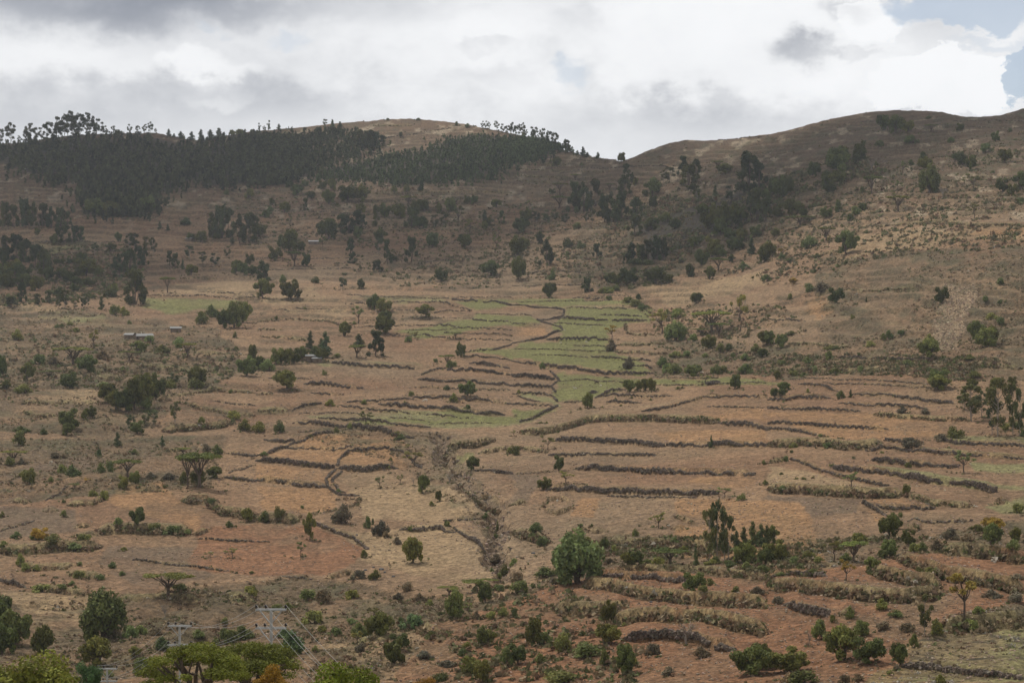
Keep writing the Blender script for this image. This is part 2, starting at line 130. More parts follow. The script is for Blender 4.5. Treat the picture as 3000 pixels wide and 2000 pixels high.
# trees: kind, x, y of the foot, height, crown width (tile units)
# r round, e airy eucalyptus, E dense eucalyptus, a flat acacia, t open tree, b shrub, k conifer, x bare, p weeping pepper tree, o orange round, O orange-brown tree, d dry shrub, g blue-green shrub
TREES = {
'A0': "e 5 535 140;e 100 535 200;e 180 525 80;e 240 480 120;e 270 470 180;e 320 470 130;e 380 468 120;e 430 460 160;e 480 460 130;e 520 460 200;e 560 460 150;e 590 460 190;e 625 455 210;e 660 450 235;e 700 450 140;e 735 450 205;e 790 450 120;e 820 450 205;e 860 450 130;e 890 450 150;e 945 445 115;e 980 440 60;e 1040 435 80;b 1100 437 45 70;e 1190 435 90;e 1265 435 80;e 1330 437 90;e 1380 437 110;e 1430 437 50;k 1550 460 70 50;k 1600 475 35 40;k 1660 490 65 70;k 1760 507 80 70;k 1845 508 105 70;k 1930 503 95 90;k 2010 490 95 90;k 2060 480 50 50;b 2130 460 50 60;b 2200 450 50 80;"
      "r 340 1370 70 60;r 500 1455 105 80;r 1090 1435 90 60;E 530 1440 150 90;E 600 1440 155 100;E 680 1440 150 100;E 740 1435 130 80;E 40 1290 220 110;E 120 1295 200 100;E 210 1290 250 130;E 300 1290 220 120;E 390 1290 210 120;E 470 1295 190 110;E 560 1290 170 110;E 620 1260 120 70;E 1960 1400 230 140;E 2040 1400 300 150;E 2100 1380 260 130;E 2200 1450 260 130;E 2290 1440 270 140;E 2340 1400 220 110;b 1700 1285 70 110;k 1470 1310 70 40;k 1540 1330 60 40;r 1750 1420 80 90;r 1840 1430 100 130;b 2080 1000 60 50;b 2290 1020 80 80;b 1510 1070 30 30;r 880 1190 150 180;r 1000 1200 140 160;r 1360 1160 150 130",
'A1': "e 30 430 85 30;e 75 430 60 35;e 118 430 110 35;k 210 410 55 45;k 300 405 30;e 635 380 70 40;k 700 390 80 50;k 770 380 50 50;r 1330 475 45 45;b 1840 370 40 40;b 1940 385 40 50;b 1210 327 20 30;b 1490 322 22 40;b 2000 360 15;e 2080 380 70 30;e 2112 385 75 35;e 2140 385 70 30;e 2210 400 90 50;e 2270 405 80 50;e 2300 410 70 40;e 2340 420 100 50;"
      "E 950 560 150 90;E 1000 570 160 100;E 1060 580 170 110;E 1110 570 150 80;E 1160 540 90 60;E 580 480 100 80;E 640 480 110 80;E 700 490 110 70;E 760 460 80 80;"
      "r 970 1155 85 95;r 850 1060 140 180;r 975 1062 155 140;r 670 1085 130 110;r 610 960 80 90;r 705 975 110 80;t 1170 990 80 70;b 1270 990 60 60;b 1380 985 70 60;k 1520 975 90 70;E 450 1140 120 60;r 370 1000 100 110;r 300 930 60 80;r 500 1040 70 90;r 450 920 60;a 1400 1105 90 130;r 1180 1210 140 100;E 1110 1290 190 90;r 1320 1215 135 140;r 1540 1130 100 130;r 1480 1160 110 110;E 1430 1305 180 150;r 1530 1325 110 125;e 1640 1310 120 70;e 1730 1300 130 90;r 1680 1150 90 60;r 1785 1150 130 130;t 1860 1270 160 120;t 1840 1090 70 80;r 1940 1075 80 70;r 2000 1085 80 70;r 2210 1120 70 100;k 2100 1260 120 60;r 2100 1320 85 75;r 2140 1290 80 70;E 2255 1260 120 60;t 1970 1350 135 110;t 2210 1495 130 80;r 1920 1490 120 125;r 1620 1480 125 110;r 660 1405 190 190;E 780 1350 180 120;E 850 1350 170 130;E 920 1330 180 110;E 980 1310 130 70;r 930 1395 115 90;t 615 1515 140 70;r 260 1160 100 100;r 150 1080 60;r 30 1380 120 120;r 100 1210 70 90;b 130 1150 50 60;t 2230 1360 60 60;r 1140 1440 120 115",
'A2': "r 405 750 85 80;b 635 728 30 35;e 10 432 115 45;e 40 436 90 40;e 65 440 110 40;e 100 450 130 45;e 130 455 75 30;b 105 458 50 40;e 190 470 110 50;e 215 475 120 60;e 265 480 110 40;e 300 500 140 60;e 345 515 135 60;e 395 535 140 65;b 430 560 40 50;E 500 610 110 80;E 530 612 70 40;k 650 650 85 60;k 600 640 40 45;k 690 655 45 60;k 565 630 35;k 790 680 55 50;r 1000 700 85 85;"
      "E 1055 840 130 90;E 1030 1000 175 120;E 1100 890 90 50;r 1130 905 68 50;a 895 955 65 105;a 580 870 60 110;E 570 1145 280 120;E 660 1152 270 140;E 770 1090 240 120;E 610 1140 230 100;a 440 1000 100 130;a 430 1120 115 190;r 370 1000 50 60;E 850 1250 250 120;E 900 1255 280 130;E 960 1250 260 140;E 1010 1230 240 110;E 830 1180 200 90;t 165 1120 70 50;r 130 1240 110 100;e 220 1260 110 80;e 310 1265 120 80;e 395 1255 120 60;e 490 1275 110 80;e 690 1260 110 60;e 740 1265 150 70;b 600 1305 60 90;r 1300 990 170 150;r 1230 1005 65 60;e 1390 880 120 70;e 1450 880 150 90;E 1570 800 170 100;E 1620 910 190 180;E 1690 790 130 90;a 1780 912 48 60;k 1870 1000 110 50;a 1890 770 100 110;r 1960 800 90 150;E 2180 960 370 230;E 2270 940 270 150;E 1140 1230 200 120;r 1290 1125 110 95;e 1700 1080 150 80;r 1660 960 70 110;e 2000 1060 150 110;E 2250 1230 290 180;E 2330 1240 300 140;E 2190 1200 220 110;r 1760 1180 110 120;r 1880 1260 180 150;r 1990 1290 220 170;r 2080 1300 200 140;r 1800 1320 150 140;r 1920 1380 150 150;r 2240 1370 110 120;r 2000 1400 110 130;r 2100 1420 130 110;r 1490 1300 90 130;b 1280 1310 100 130;b 1420 1250 90 120;r 80 1340 140 150;r 255 1450 115 70;b 520 1460 80 100;E 1130 1370 200 130;r 1320 1290 70;t 1440 1040 60",
'A3': "r 1065 405 140 130;r 1180 440 170 150;r 1290 425 105 110;a 1500 415 72 115;r 1765 405 70 85;r 2180 708 115 135;r 2090 510 95 80;b 2225 425 45 40;b 2010 610 80 110;b 1320 515 75 125;b 1020 552 60 80;b 1680 500 50 60;r 650 800 240 220;r 600 770 150 120;r 850 690 180 140;r 830 700 110 150;r 410 830 135 125;x 960 790 120 80;a 945 970 170 180;t 1065 880 75 65;t 1130 910 85 55;t 1195 940 100 55;t 1240 800 120 80;b 1310 740 55 65;r 1430 760 110 130;r 1470 740 80;p 1480 970 250 175;r 1790 745 125 115;r 1870 775 130 110;r 1720 690 70 70;t 1880 930 130 180;r 2150 972 120 110;r 2240 992 110 100;r 2330 960 180 140;x 1600 1005 95 70;a 1200 1138 145 200;x 900 1050 60 60;b 870 955 60 50;a 290 1272 90 260;r 330 1200 70 90;r 530 1195 105 105;b 650 1140 110 70;b 760 1235 70 60;b 810 1170 80 110;b 860 1120 70 100;b 1925 1022 32 40;t 1890 1240 140 110;b 1590 1170 40 40;b 2000 1095 25;b 2080 1095 20;a 535 1430 125 155;b 380 1490 110 130;b 330 1480 70 70;t 560 1500 110 60;r 725 1550 215 190;r 580 965 80 130;r 530 920 140 110;r 620 910 130 160;r 130 1030 190 200;r 220 1160 150 130;r 280 1150 110 120;r 60 1010 160 110;r 90 1200 120 110;b 1130 1398 25 28;b 2320 1062 40 80;r 20 1570 140 130;O 130 1570 90 100;r 60 1380 80 100;r 200 1000 160 90;b 1480 290 30 50;b 550 660 60;b 1430 650 60 80",
'B0': "E 60 330 220 140;E 150 330 230 150;E 240 360 210 140;E 330 420 230 130;E 400 480 230 130;E 440 430 160 80;r 60 610 160 180;r 180 560 200 190;r 240 620 150 170;r 330 630 140 130;r 130 480 150 150;E 30 480 230 120;r 20 540 160 120;r 450 520 120 120;r 560 530 110 130;r 640 550 100 130;"
      "r 1020 270 82 90;e 870 310 115 70;e 1190 280 180 90;e 1240 260 160 90;e 1350 290 160 80;e 1410 300 170 60;E 1080 440 150 100;E 1140 460 190 110;E 1200 440 200 120;E 1270 400 180 110;E 1100 500 130 120;E 1330 380 160 70;E 1240 750 330 190;E 1290 745 240 110;E 1190 720 170 90;r 750 370 95 85;r 800 490 160 200;r 720 490 90 130;b 900 480 90 110;r 820 580 72 150;r 700 570 80 120;r 520 390 55 60;r 575 390 55 55;r 635 385 60 60;r 690 375 65 60;b 940 610 60 60;b 1050 630 70 70;b 1020 685 80 120;r 690 642 78 85;a 1540 658 145 130;E 540 720 130 150;e 600 795 180 80;e 540 790 130 70;E 440 740 120 90;E 350 750 100 90;E 100 770 100 130;E 200 720 180 80;e 690 795 95 70;e 765 800 140 60;e 805 790 120 50;k 935 805 125 60;r 1760 492 100 115;E 1560 400 140 70;E 1610 410 140 70;k 1680 440 100 40;e 1740 330 120 80;e 1860 390 120 70;e 1970 395 125 80;e 2090 320 110 60;r 2170 470 125 120;r 2240 490 110 110;r 2290 380 100 80;r 2320 490 90 90;r 2150 950 240 210;r 2230 900 190 150;r 2060 960 170 130;b 1850 915 115 110;b 1950 870 110 120;b 150 1085 95 115;a 680 1300 160 330;r 800 1362 170 180;r 260 1425 170 120;r 30 1400 200 90;a 450 1405 75 190;r 640 1505 150 200;b 220 1545 90 150;b 50 1540 80;a 1190 1255 90 160;t 860 1150 160 120;a 1720 1235 130 175;b 1640 1140 100 120;r 1280 1180 100 150;t 1140 1395 85 90;b 1370 1110 60 90;r 1820 1500 190 165;e 1590 1490 120 110;r 2270 1400 180 160;r 2320 1270 170 100;d 950 1250 80 120;d 500 1300 70 110;b 350 1290 90 130;b 1060 840 90 90;b 1140 850 80 90;b 640 930 40 60;b 570 960 40;b 520 980 40;b 700 980 40 60;b 1190 920 40;b 1500 1190 70 120;b 2160 1060 60 40",
'B1': "r 70 702 180 165;r 320 700 175 175;b 245 550 75 60;E 70 530 180 170;b 550 555 60 80;e 800 610 155 85;r 970 600 95 80;r 300 265 200 190;r 240 230 120;r 170 345 125 120;a 350 405 135 165;r 460 410 125 95;t 295 400 70 65;r 420 255 85 85;E 870 300 150 95;E 890 375 90 90;e 1130 290 150 80;E 1110 450 120 110;E 1205 372 225 80;b 1260 355 60 90;E 1430 372 230 115;r 1620 222 125 105;r 1920 242 125 120;r 1700 532 120 112;r 2150 482 145 160;r 1095 800 150 110;r 1175 812 120 130;r 1060 770 90;t 940 922 165 125;b 905 925 30 40;r 810 1028 132 112;r 1200 900 100 130;r 1170 1012 160 195;E 1100 1235 240 140;E 1150 1235 170 90;k 940 1140 120 120;a 930 1255 120 185;k 500 1150 165 85;k 640 1235 230 120;k 600 1180 120 80;r 190 1295 150 130;r 270 1295 135 120;r 350 1285 145 140;r 430 1262 125 100;r 530 1262 130 110;r 590 1275 125 110;b 110 1335 110 130;r 20 1322 120 110;b 740 1250 40 80;r 1550 885 115 150;b 1400 1092 50 70;t 1460 1060 70 90;a 1830 1070 60 110;r 1880 1245 135 80;a 1760 1335 115 160;b 1800 1355 65 90;r 280 1530 168 195;b 630 1405 50 45;b 1650 1292 35 50;b 185 875 30;b 450 785 20 40",
'B2': "r 340 690 135 125;b 375 530 90 75;t 500 370 110 58;E 320 390 230 130;r 60 520 200 135;r 50 310 180 160;r 120 240 100 100;E 260 200 110 60;E 780 310 150 90;E 700 640 130 100;b 520 220 70 80;b 640 230 70 80;r 900 560 100 110;r 970 580 110 120;r 1080 565 155 170;r 1330 550 155 180;r 1420 540 100 110;r 1260 540 120 90;E 1100 370 190 110;E 1170 380 190 120;E 1250 370 210 120;E 1330 340 220 130;E 1390 320 180 110;E 1060 380 100 80;b 1130 400 60 120;b 1230 390 50 130;r 1140 660 0.1;r 1700 735 92 130;t 2090 1005 340 165;a 1840 1000 200 330;a 1900 1045 130 180;a 1740 1030 60 200;t 1370 1022 230 200;p 1500 1090 175 190;O 910 1080 132 122;d 920 1195 105 110;r 1810 1155 125 140;b 1910 1180 80 100;a 1890 442 120 190;r 1640 470 100 100;g 1645 490 60 60;r 1820 522 120 105;r 1740 395 150 130;r 1840 310 185 180;r 1900 300 120 120;r 1670 225 95 120;r 2030 255 120 100;r 2090 230 110 90;r 1940 317 72 72;r 2015 352 80 65;k 2200 282 155 78;r 2310 345 150 120;b 2130 422 75 90;b 2340 542 65 90;r 2330 1110 125 130;r 2310 1215 80 100;d 1070 1362 115 95;b 280 1352 65 50;r 1660 1412 112 160;b 1860 1392 90 100;b 1930 1370 60 90;b 1600 1225 60 100;b 1500 1225 60 120;b 1480 1372 90 150;b 1400 1300 80 120;b 1420 1370 80 90;b 2160 1372 85 140;b 2080 1340;b 1780 1222 40 60;t 1780 1482 80 110;b 1530 872 80 120;b 1430 845 50;b 2240 1180 70 90;b 2150 1250 60 90;b 2030 1230 40 50;b 1080 740 50 110;b 1150 770 60 130;b 1210 800 50 110;g 1165 710 50 50;b 890 720 40 50;b 1660 1100 70 90;b 2000 1150 60 80;b 820 660 50;b 880 650 60 120;b 930 620 50 120",
'B3': "r 20 1110 122 100;r 120 1135 125 115;b 215 1042 40 100;r 620 732 142 138;r 1590 720 150 118;r 1990 1142 180 240;r 1930 1080 190 150;r 2060 1120 180 130;r 1490 1272 170 190;b 940 1112 62 95;b 1110 1042 80 80;b 1060 1060 60 50;b 1490 1072 80 90;b 560 1252 75 70;b 780 882 45 40;b 1220 1020 50 60;b 2130 545 65 90;b 2060 850 70 110;b 2140 900 60 100;r 1560 1532 165 195;r 90 1442 78 62;o 235 580 60 80;d 480 640 85 150;b 380 630 85 110;b 200 715 60 60;k 905 702 55 25;b 130 340 60 60;b 210 355 30 120;b 420 460 25;b 470 435 22;b 400 455 22;b 605 440 25;b 640 415 25;b 715 380 30 35;b 870 355 25 30;b 900 285 22;b 940 290 22;b 345 460 20;b 440 410 18;b 2000 700 50 70;b 2130 720 40 50;b 450 330 50;b 1400 510 20;b 1900 1420 60 100;b 1280 1330 50 120;b 1860 1290 50 120;b 560 1150 45 100;b 620 1150 40 80;b 370 1280 60 90;b 130 1290 50 90;b 620 1390 60 100;b 850 1400 60;b 430 1390 80 60;b 240 1400 50 80;b 340 1410 40 90",
'C0': "r 990 250 180 170;r 1060 300 170 150;r 1150 310 200 170;r 1240 300 270 190;r 1330 280 300 200;r 1430 220 240 160;b 1320 290 100 120;r 630 465 178 215;r 620 530 112 120;r 770 390 85 70;r 835 360 110 100;b 170 600 130 130;e 1200 480 160 80;r 1260 520 120 155;e 1410 440 130 95;e 1340 430 120 80;e 1610 465 210 95;k 1490 622 100 45;b 1850 465 62 60;k 1080 610 130 70;b 1230 680 50 60;g 910 720 70 45;a 120 752 105 225;d 200 770 60;b 100 780 80;r 270 972 150 150;b 200 900 60;b 560 865 80 90;b 670 910 115 130;b 930 895 92 65;b 1010 880 110 80;a 1180 945 165 270;r 1240 1000 120 125;r 1130 1035 125 110;b 470 980 55 50;a 690 1022 50 110;a 1680 725 60 150;a 1830 1045 320 360;a 1720 1030 280 180;r 1980 945 105 140;r 1820 1030 160 120;b 1690 1000 120 70;b 950 1135 92 90;b 860 1112 60 90;r 1270 1425 160 150;b 1080 1425 65 80;b 1420 1440 90 110;b 1580 1452 85 150;b 1720 1462 55 70;o 370 1550 110 145;b 2150 382 80 120;b 2120 142 40 50;b 2240 512 110 130;b 2000 725 90 90;d 1890 690 80 80;b 580 1292 60 62;b 1950 1205 75 100;r 2280 1342 125 110;b 20 1292 55 50;O 790 970 40 90;b 1510 1028 25 40;b 200 480 60 140;b 400 520 60;d 1390 960 60 90;d 1550 975 60 110;b 580 1160 30;d 510 720 50 90;d 580 730 40;b 950 80 50 180;b 1560 90 90 130;b 1800 100 100 150;b 330 1540 60 100;b 150 1520 60 100;b 2110 1400 60;b 1380 320 30 120",
'C1': "r 1945 215 132 142;b 1750 135 45 60;b 1810 255 85 80;b 220 545 112 100;b 30 520 90 120;b 690 292 60 92;b 990 285 45 55;b 1370 300 30;b 1940 330 40 60;t 1290 625 92 85;b 1325 590 62 90;t 1450 785 140 190;t 1400 700 60 80;r 2000 872 125 115;t 1135 1035 112 110;t 1325 995 92 62;x 1445 1020 92 35;r 1530 1085 165 112;r 1680 1162 102 62;b 1615 1205 45 45;x 1770 982 85 90;b 1240 772 38 28;t 1220 895 75 40;r 490 1520 250 105;d 790 1375 175 170;b 1020 1402 112 65;b 1075 1370 60 30;d 1140 1472 135 150;b 70 1342 105 110;b 220 1332 100 100;b 1750 1392 55 45;b 500 602 28 50;b 70 765 42 80;r 285 1345 0.1;b 1430 205 45;b 1415 1420 45;d 2110 1110 60 120;b 2200 1380 50;b 2110 1270 60 60;b 760 1080 40;t 1010 450 110 130;b 1015 505 30;b 860 510 60 50;b 740 540 60 50;b 2220 1330 90 30;b 425 1225 22 30;b 2330 700 60",
'C2': "r 1080 165 112 110;r 1165 150 100 90;r 1230 135 105 100;r 1285 150 125 80;r 690 300 142 122;r 2045 125 132 122;t 2315 200 52 45;t 1840 192 48 45;k 1830 650 112 40;t 330 672 130 125;r 430 880 140 112;r 300 1052 108 125;t 495 1040 112 145;b 30 712 85 100;t 1345 1402 148 155;b 1130 1482 75 62;b 2110 1132 65 75;t 1950 1110 95 130;b 2310 822 42 45;b 630 1412 32 45;b 730 1412 28 30;b 850 1568 85 90;b 2330 1000 45 50;b 540 347 20;b 320 452 22;b 830 302 18;b 950 242 25;b 1100 217 20;b 1275 225 20;b 1005 280 18;b 1528 120 28;b 1560 110 22;b 1340 135 20;b 260 448 15 40;b 65 170 30;b 200 1480 60 100;b 290 1530 80 90;r 530 1560 110 170;r 650 1568 110 180;t 15 560 60;b 2270 1480 60",
'C3': "r 155 155 80 115;r 60 225 75 90;r 130 225 60 80;b 367 200 42 28;b 670 220 75 72;k 760 215 72 42;t 150 302 55 42;r 1560 132 140 195;e 1870 412 340 200;e 2110 575 530 200;e 2060 560 400 110;e 2250 550 480 130;e 2310 565 440 100;e 1960 380 250 120;e 1800 300 150 120;b 1730 592 105 150;t 1800 905 200 180;d 1310 692 95 160;d 1380 650 50;t 765 1062 135 145;b 1275 1102 95 72;b 130 1052 62 62;b 160 792 52 55;b 590 852 30 60;b 1290 852 52 60;b 840 1522 85 140;b 2280 490 75 120;b 2180 505 65 110;b 2300 1260 90 120;b 230 660 50 80;b 550 655 50 90;b 480 605 30 60;b 215 715 28 30;d 1240 360 70 100;d 1440 370 60 90;b 2330 380 70;b 340 975 22;b 320 970 22;b 410 955 22;b 270 970 18;b 120 915 18;b 670 612 15;b 1050 735 22 40;b 785 775 22;b 1665 690 18;b 2352 560 60;r 1870 100 80 130;r 2110 90 80 120;r 2250 80 80;d 1590 610 70 120",
'D0': "r -30 1150 420 330;r 130 1200 330 260;r 30 1330 300 250;a 1540 800 205 410;x 1510 980 140 75;p 950 1145 475 385;r 900 1425 285 280;r 370 1290 280 220;b 1170 1052 50 65;b 730 612 72 102;b 730 522 38 62;b 1030 522 62 80;b 920 625 50 90;t 1930 425 50 95;t 2130 430 90 125;b 1120 585 40 60;b 380 722 62 190;b 660 700 42 60;b 570 725 35 110;g 1190 1190 110 150;b 1300 1130 90 120;r 1310 1510 160 230;r 1240 1380 100 110;g 2060 1200 150 180;g 2240 1170 130 190;b 2300 780 90 110;b 2340 760 80;b 1140 360 35 60;b 180 490 110 80;b 230 540 80;b 330 545 60 80;b 2060 1030 60;b 2310 575 30 40;b 2165 568 15;b 2125 560 15;b 400 600 18 30;b 515 625 18 30;b 1000 1540 60 90;g 1500 1300 110 150;b 1640 780 60 120;b 690 350 60 140;b 780 330 60 120;b 480 360 90 160;b 30 360 60 110;d 1060 1150 90;d 1450 1180 80 140;b 1830 1180 70 110;d 1680 1120 60 120",
'D1': "r 1455 465 240 178;t 415 422 140 105;b 995 422 78 65;b 1090 622 92 105;d 940 612 82 125;b 480 790 100 130;d 620 830 110 150;b 880 782 82 130;d 1390 720 90 110;d 1510 780 80 110;d 1300 800 70 100;b 520 1015 115 180;b 300 885 70 90;b 200 880 60 120;r 1120 1155 225 235;t 1080 1000 120 130;r 1270 1425 230 210;r 1310 1300 160 170;g 1430 1095 135 200;g 1330 1060 50;r 1810 1000 260 205;a 1780 765 80 200;a 2060 720 110 300;r 2110 830 190 150;t 1950 950 110 110;b 2270 985 95 95;r 2090 1240 170 130;r 2140 1210 120 130;b 1940 1282 65 90;b 1905 1350 65 105;r 1970 1500 170 170;r 2080 1560 210 180;b 2310 1425 180 130;b 1690 1560 80 150;t 930 1205 130 110;b 960 1130 130 150;g 350 1330 200 230;g 250 1160 90 120;g 720 1130 80 130;b 610 1092 62 85;b 1590 900 60;b 2170 500 60 50;b 2230 555 60 70;b 2290 480 120 100;b 2240 720 60 110;d 2210 340 80 120;d 2280 620 60;d 1290 290 70 90;b 880 1030 50 120;b 2160 1000 70 110;d 1200 230 60;b 1760 140 50;d 2030 1000 70;r 1050 1400 0.1;d 960 1310 90 120;b 540 1330 60;d 1560 1380 60 150;d 1750 1430 60 150;b 870 1460 60;b 1880 940 50;d 2080 370 40 60;d 1400 250 0.1",
'D2': "p 610 655 465 430;x 350 695 105 60;r 850 325 95 82;b 950 352 72 85;b 1100 550 70;r 1060 555 110 115;r 1160 555 125 120;a 1450 525 140 310;r 1575 382 72 76;e 1810 508 510 120;e 1885 472 560 140;e 1955 482 480 120;e 1990 485 440 110;k 2060 320 160 100;k 2130 310 190 100;k 2210 310 230 110;k 2290 310 210 110;k 2340 300 190 90;r 2120 492 190 195;r 2330 492 165 150;b 1880 502 65 100;b 2265 512 62 80;k 1690 530 200 45;b 1700 520 40;r 1665 805 178 195;b 1820 702 72 82;b 1750 835 62 80;r 890 1035 205 140;r 190 1240 260 190;b 310 1230 120 150;b 470 1305 175 160;r 60 1405 175 195;r 890 1230 180 230;b 680 1340 140 250;r 1040 1480 280 230;x 1610 1225 235 210;r 2200 1490 280 330;r 2300 1440 230 170;b 440 1568 110 330;b 20 995 90 65;b 60 745 115 150;b 300 595 90 180;b 840 1420 150 90;k 1080 435 80 65;b 1340 525 70 120;d 1740 1335 100 150;d 1350 900 0.1;b 1250 520 50 80;d 900 500 60 100;d 50 560 100 150;b 20 430 80 90;b 220 230 90 110;b 280 290 80 100;b 1500 320 50 90;d 970 350 60;b 2050 790 60 90;d 1440 1500 80 120;b 1100 1420 80 100;b 250 1400 90 130;b 2150 570 70 130;b 2000 550 60 130;b 1830 540 50 120;b 2290 580 70 130;b 1960 590;d 1290 1330 100 140;b 1030 1060 40;d 2250 790 70 140;d 1050 300 50 110",
'D3': "r 1110 240 210 180;r 1180 150 150 110;r 40 280 165 110;r 60 475 200 200;r 140 430 120 90;b 840 270 85 135;r 1290 335 145 120;t 600 465 185 165;a 790 485 195 260;b 710 480 80 100;r 1110 432 162 170;b 1050 450 80 110;o 2080 200 120 195;r 2050 410 200 170;r 1930 250 80 130;r 2265 312 125 125;b 2250 445 100 120;r 955 560 130 135;O 720 695 205 150;b 385 450 75 130;t 270 375 112 65;b 1055 895 95 125;e 1440 1135 390 130;O 1800 1045 410 340;b 1560 1120 150 110;b 1840 1055 120 180;b 1920 1010 70 120;x 380 1225 150 60;b 490 1160 180 160;r 700 1345 320 300;r 850 1140 140 170;r 930 1375 230 270;r 1210 1392 210 150;r 190 1455 220 320;r 10 1420 180 100;b 330 1568 120 240;d 190 1568 100 160;b 760 985 115 90;b 1120 1475 40 60;b 600 1015 70 60;b 1590 1568 80 90;b 1350 412 85 110;b 1420 400 90 80;d 1260 430 0.1;b 470 510 50 100;b 250 520 60 100;d 90 840 70 110;d 1690 330 110 160;d 1560 380 90 120;d 1830 360 80 120;b 1500 590 60 120;b 1400 570 50 90;b 1350 1240 120 90;d 1180 1430 60;d 700 1568 80 110;d 830 1540 70 100;b 2290 1010 50 40;b 420 620 40 100;b 120 620 40 90;b 2150 700 60 120;d 2290 700 60 120;d 2060 800 90 160;d 2280 850 90 150;b 1600 1000 0.1;b 1180 970 60 140;d 1060 1080 80 150;d 1280 1090 80 150",
}
TREES['B2'] = TREES['B2'].replace("r 1140 660 0.1;", "")
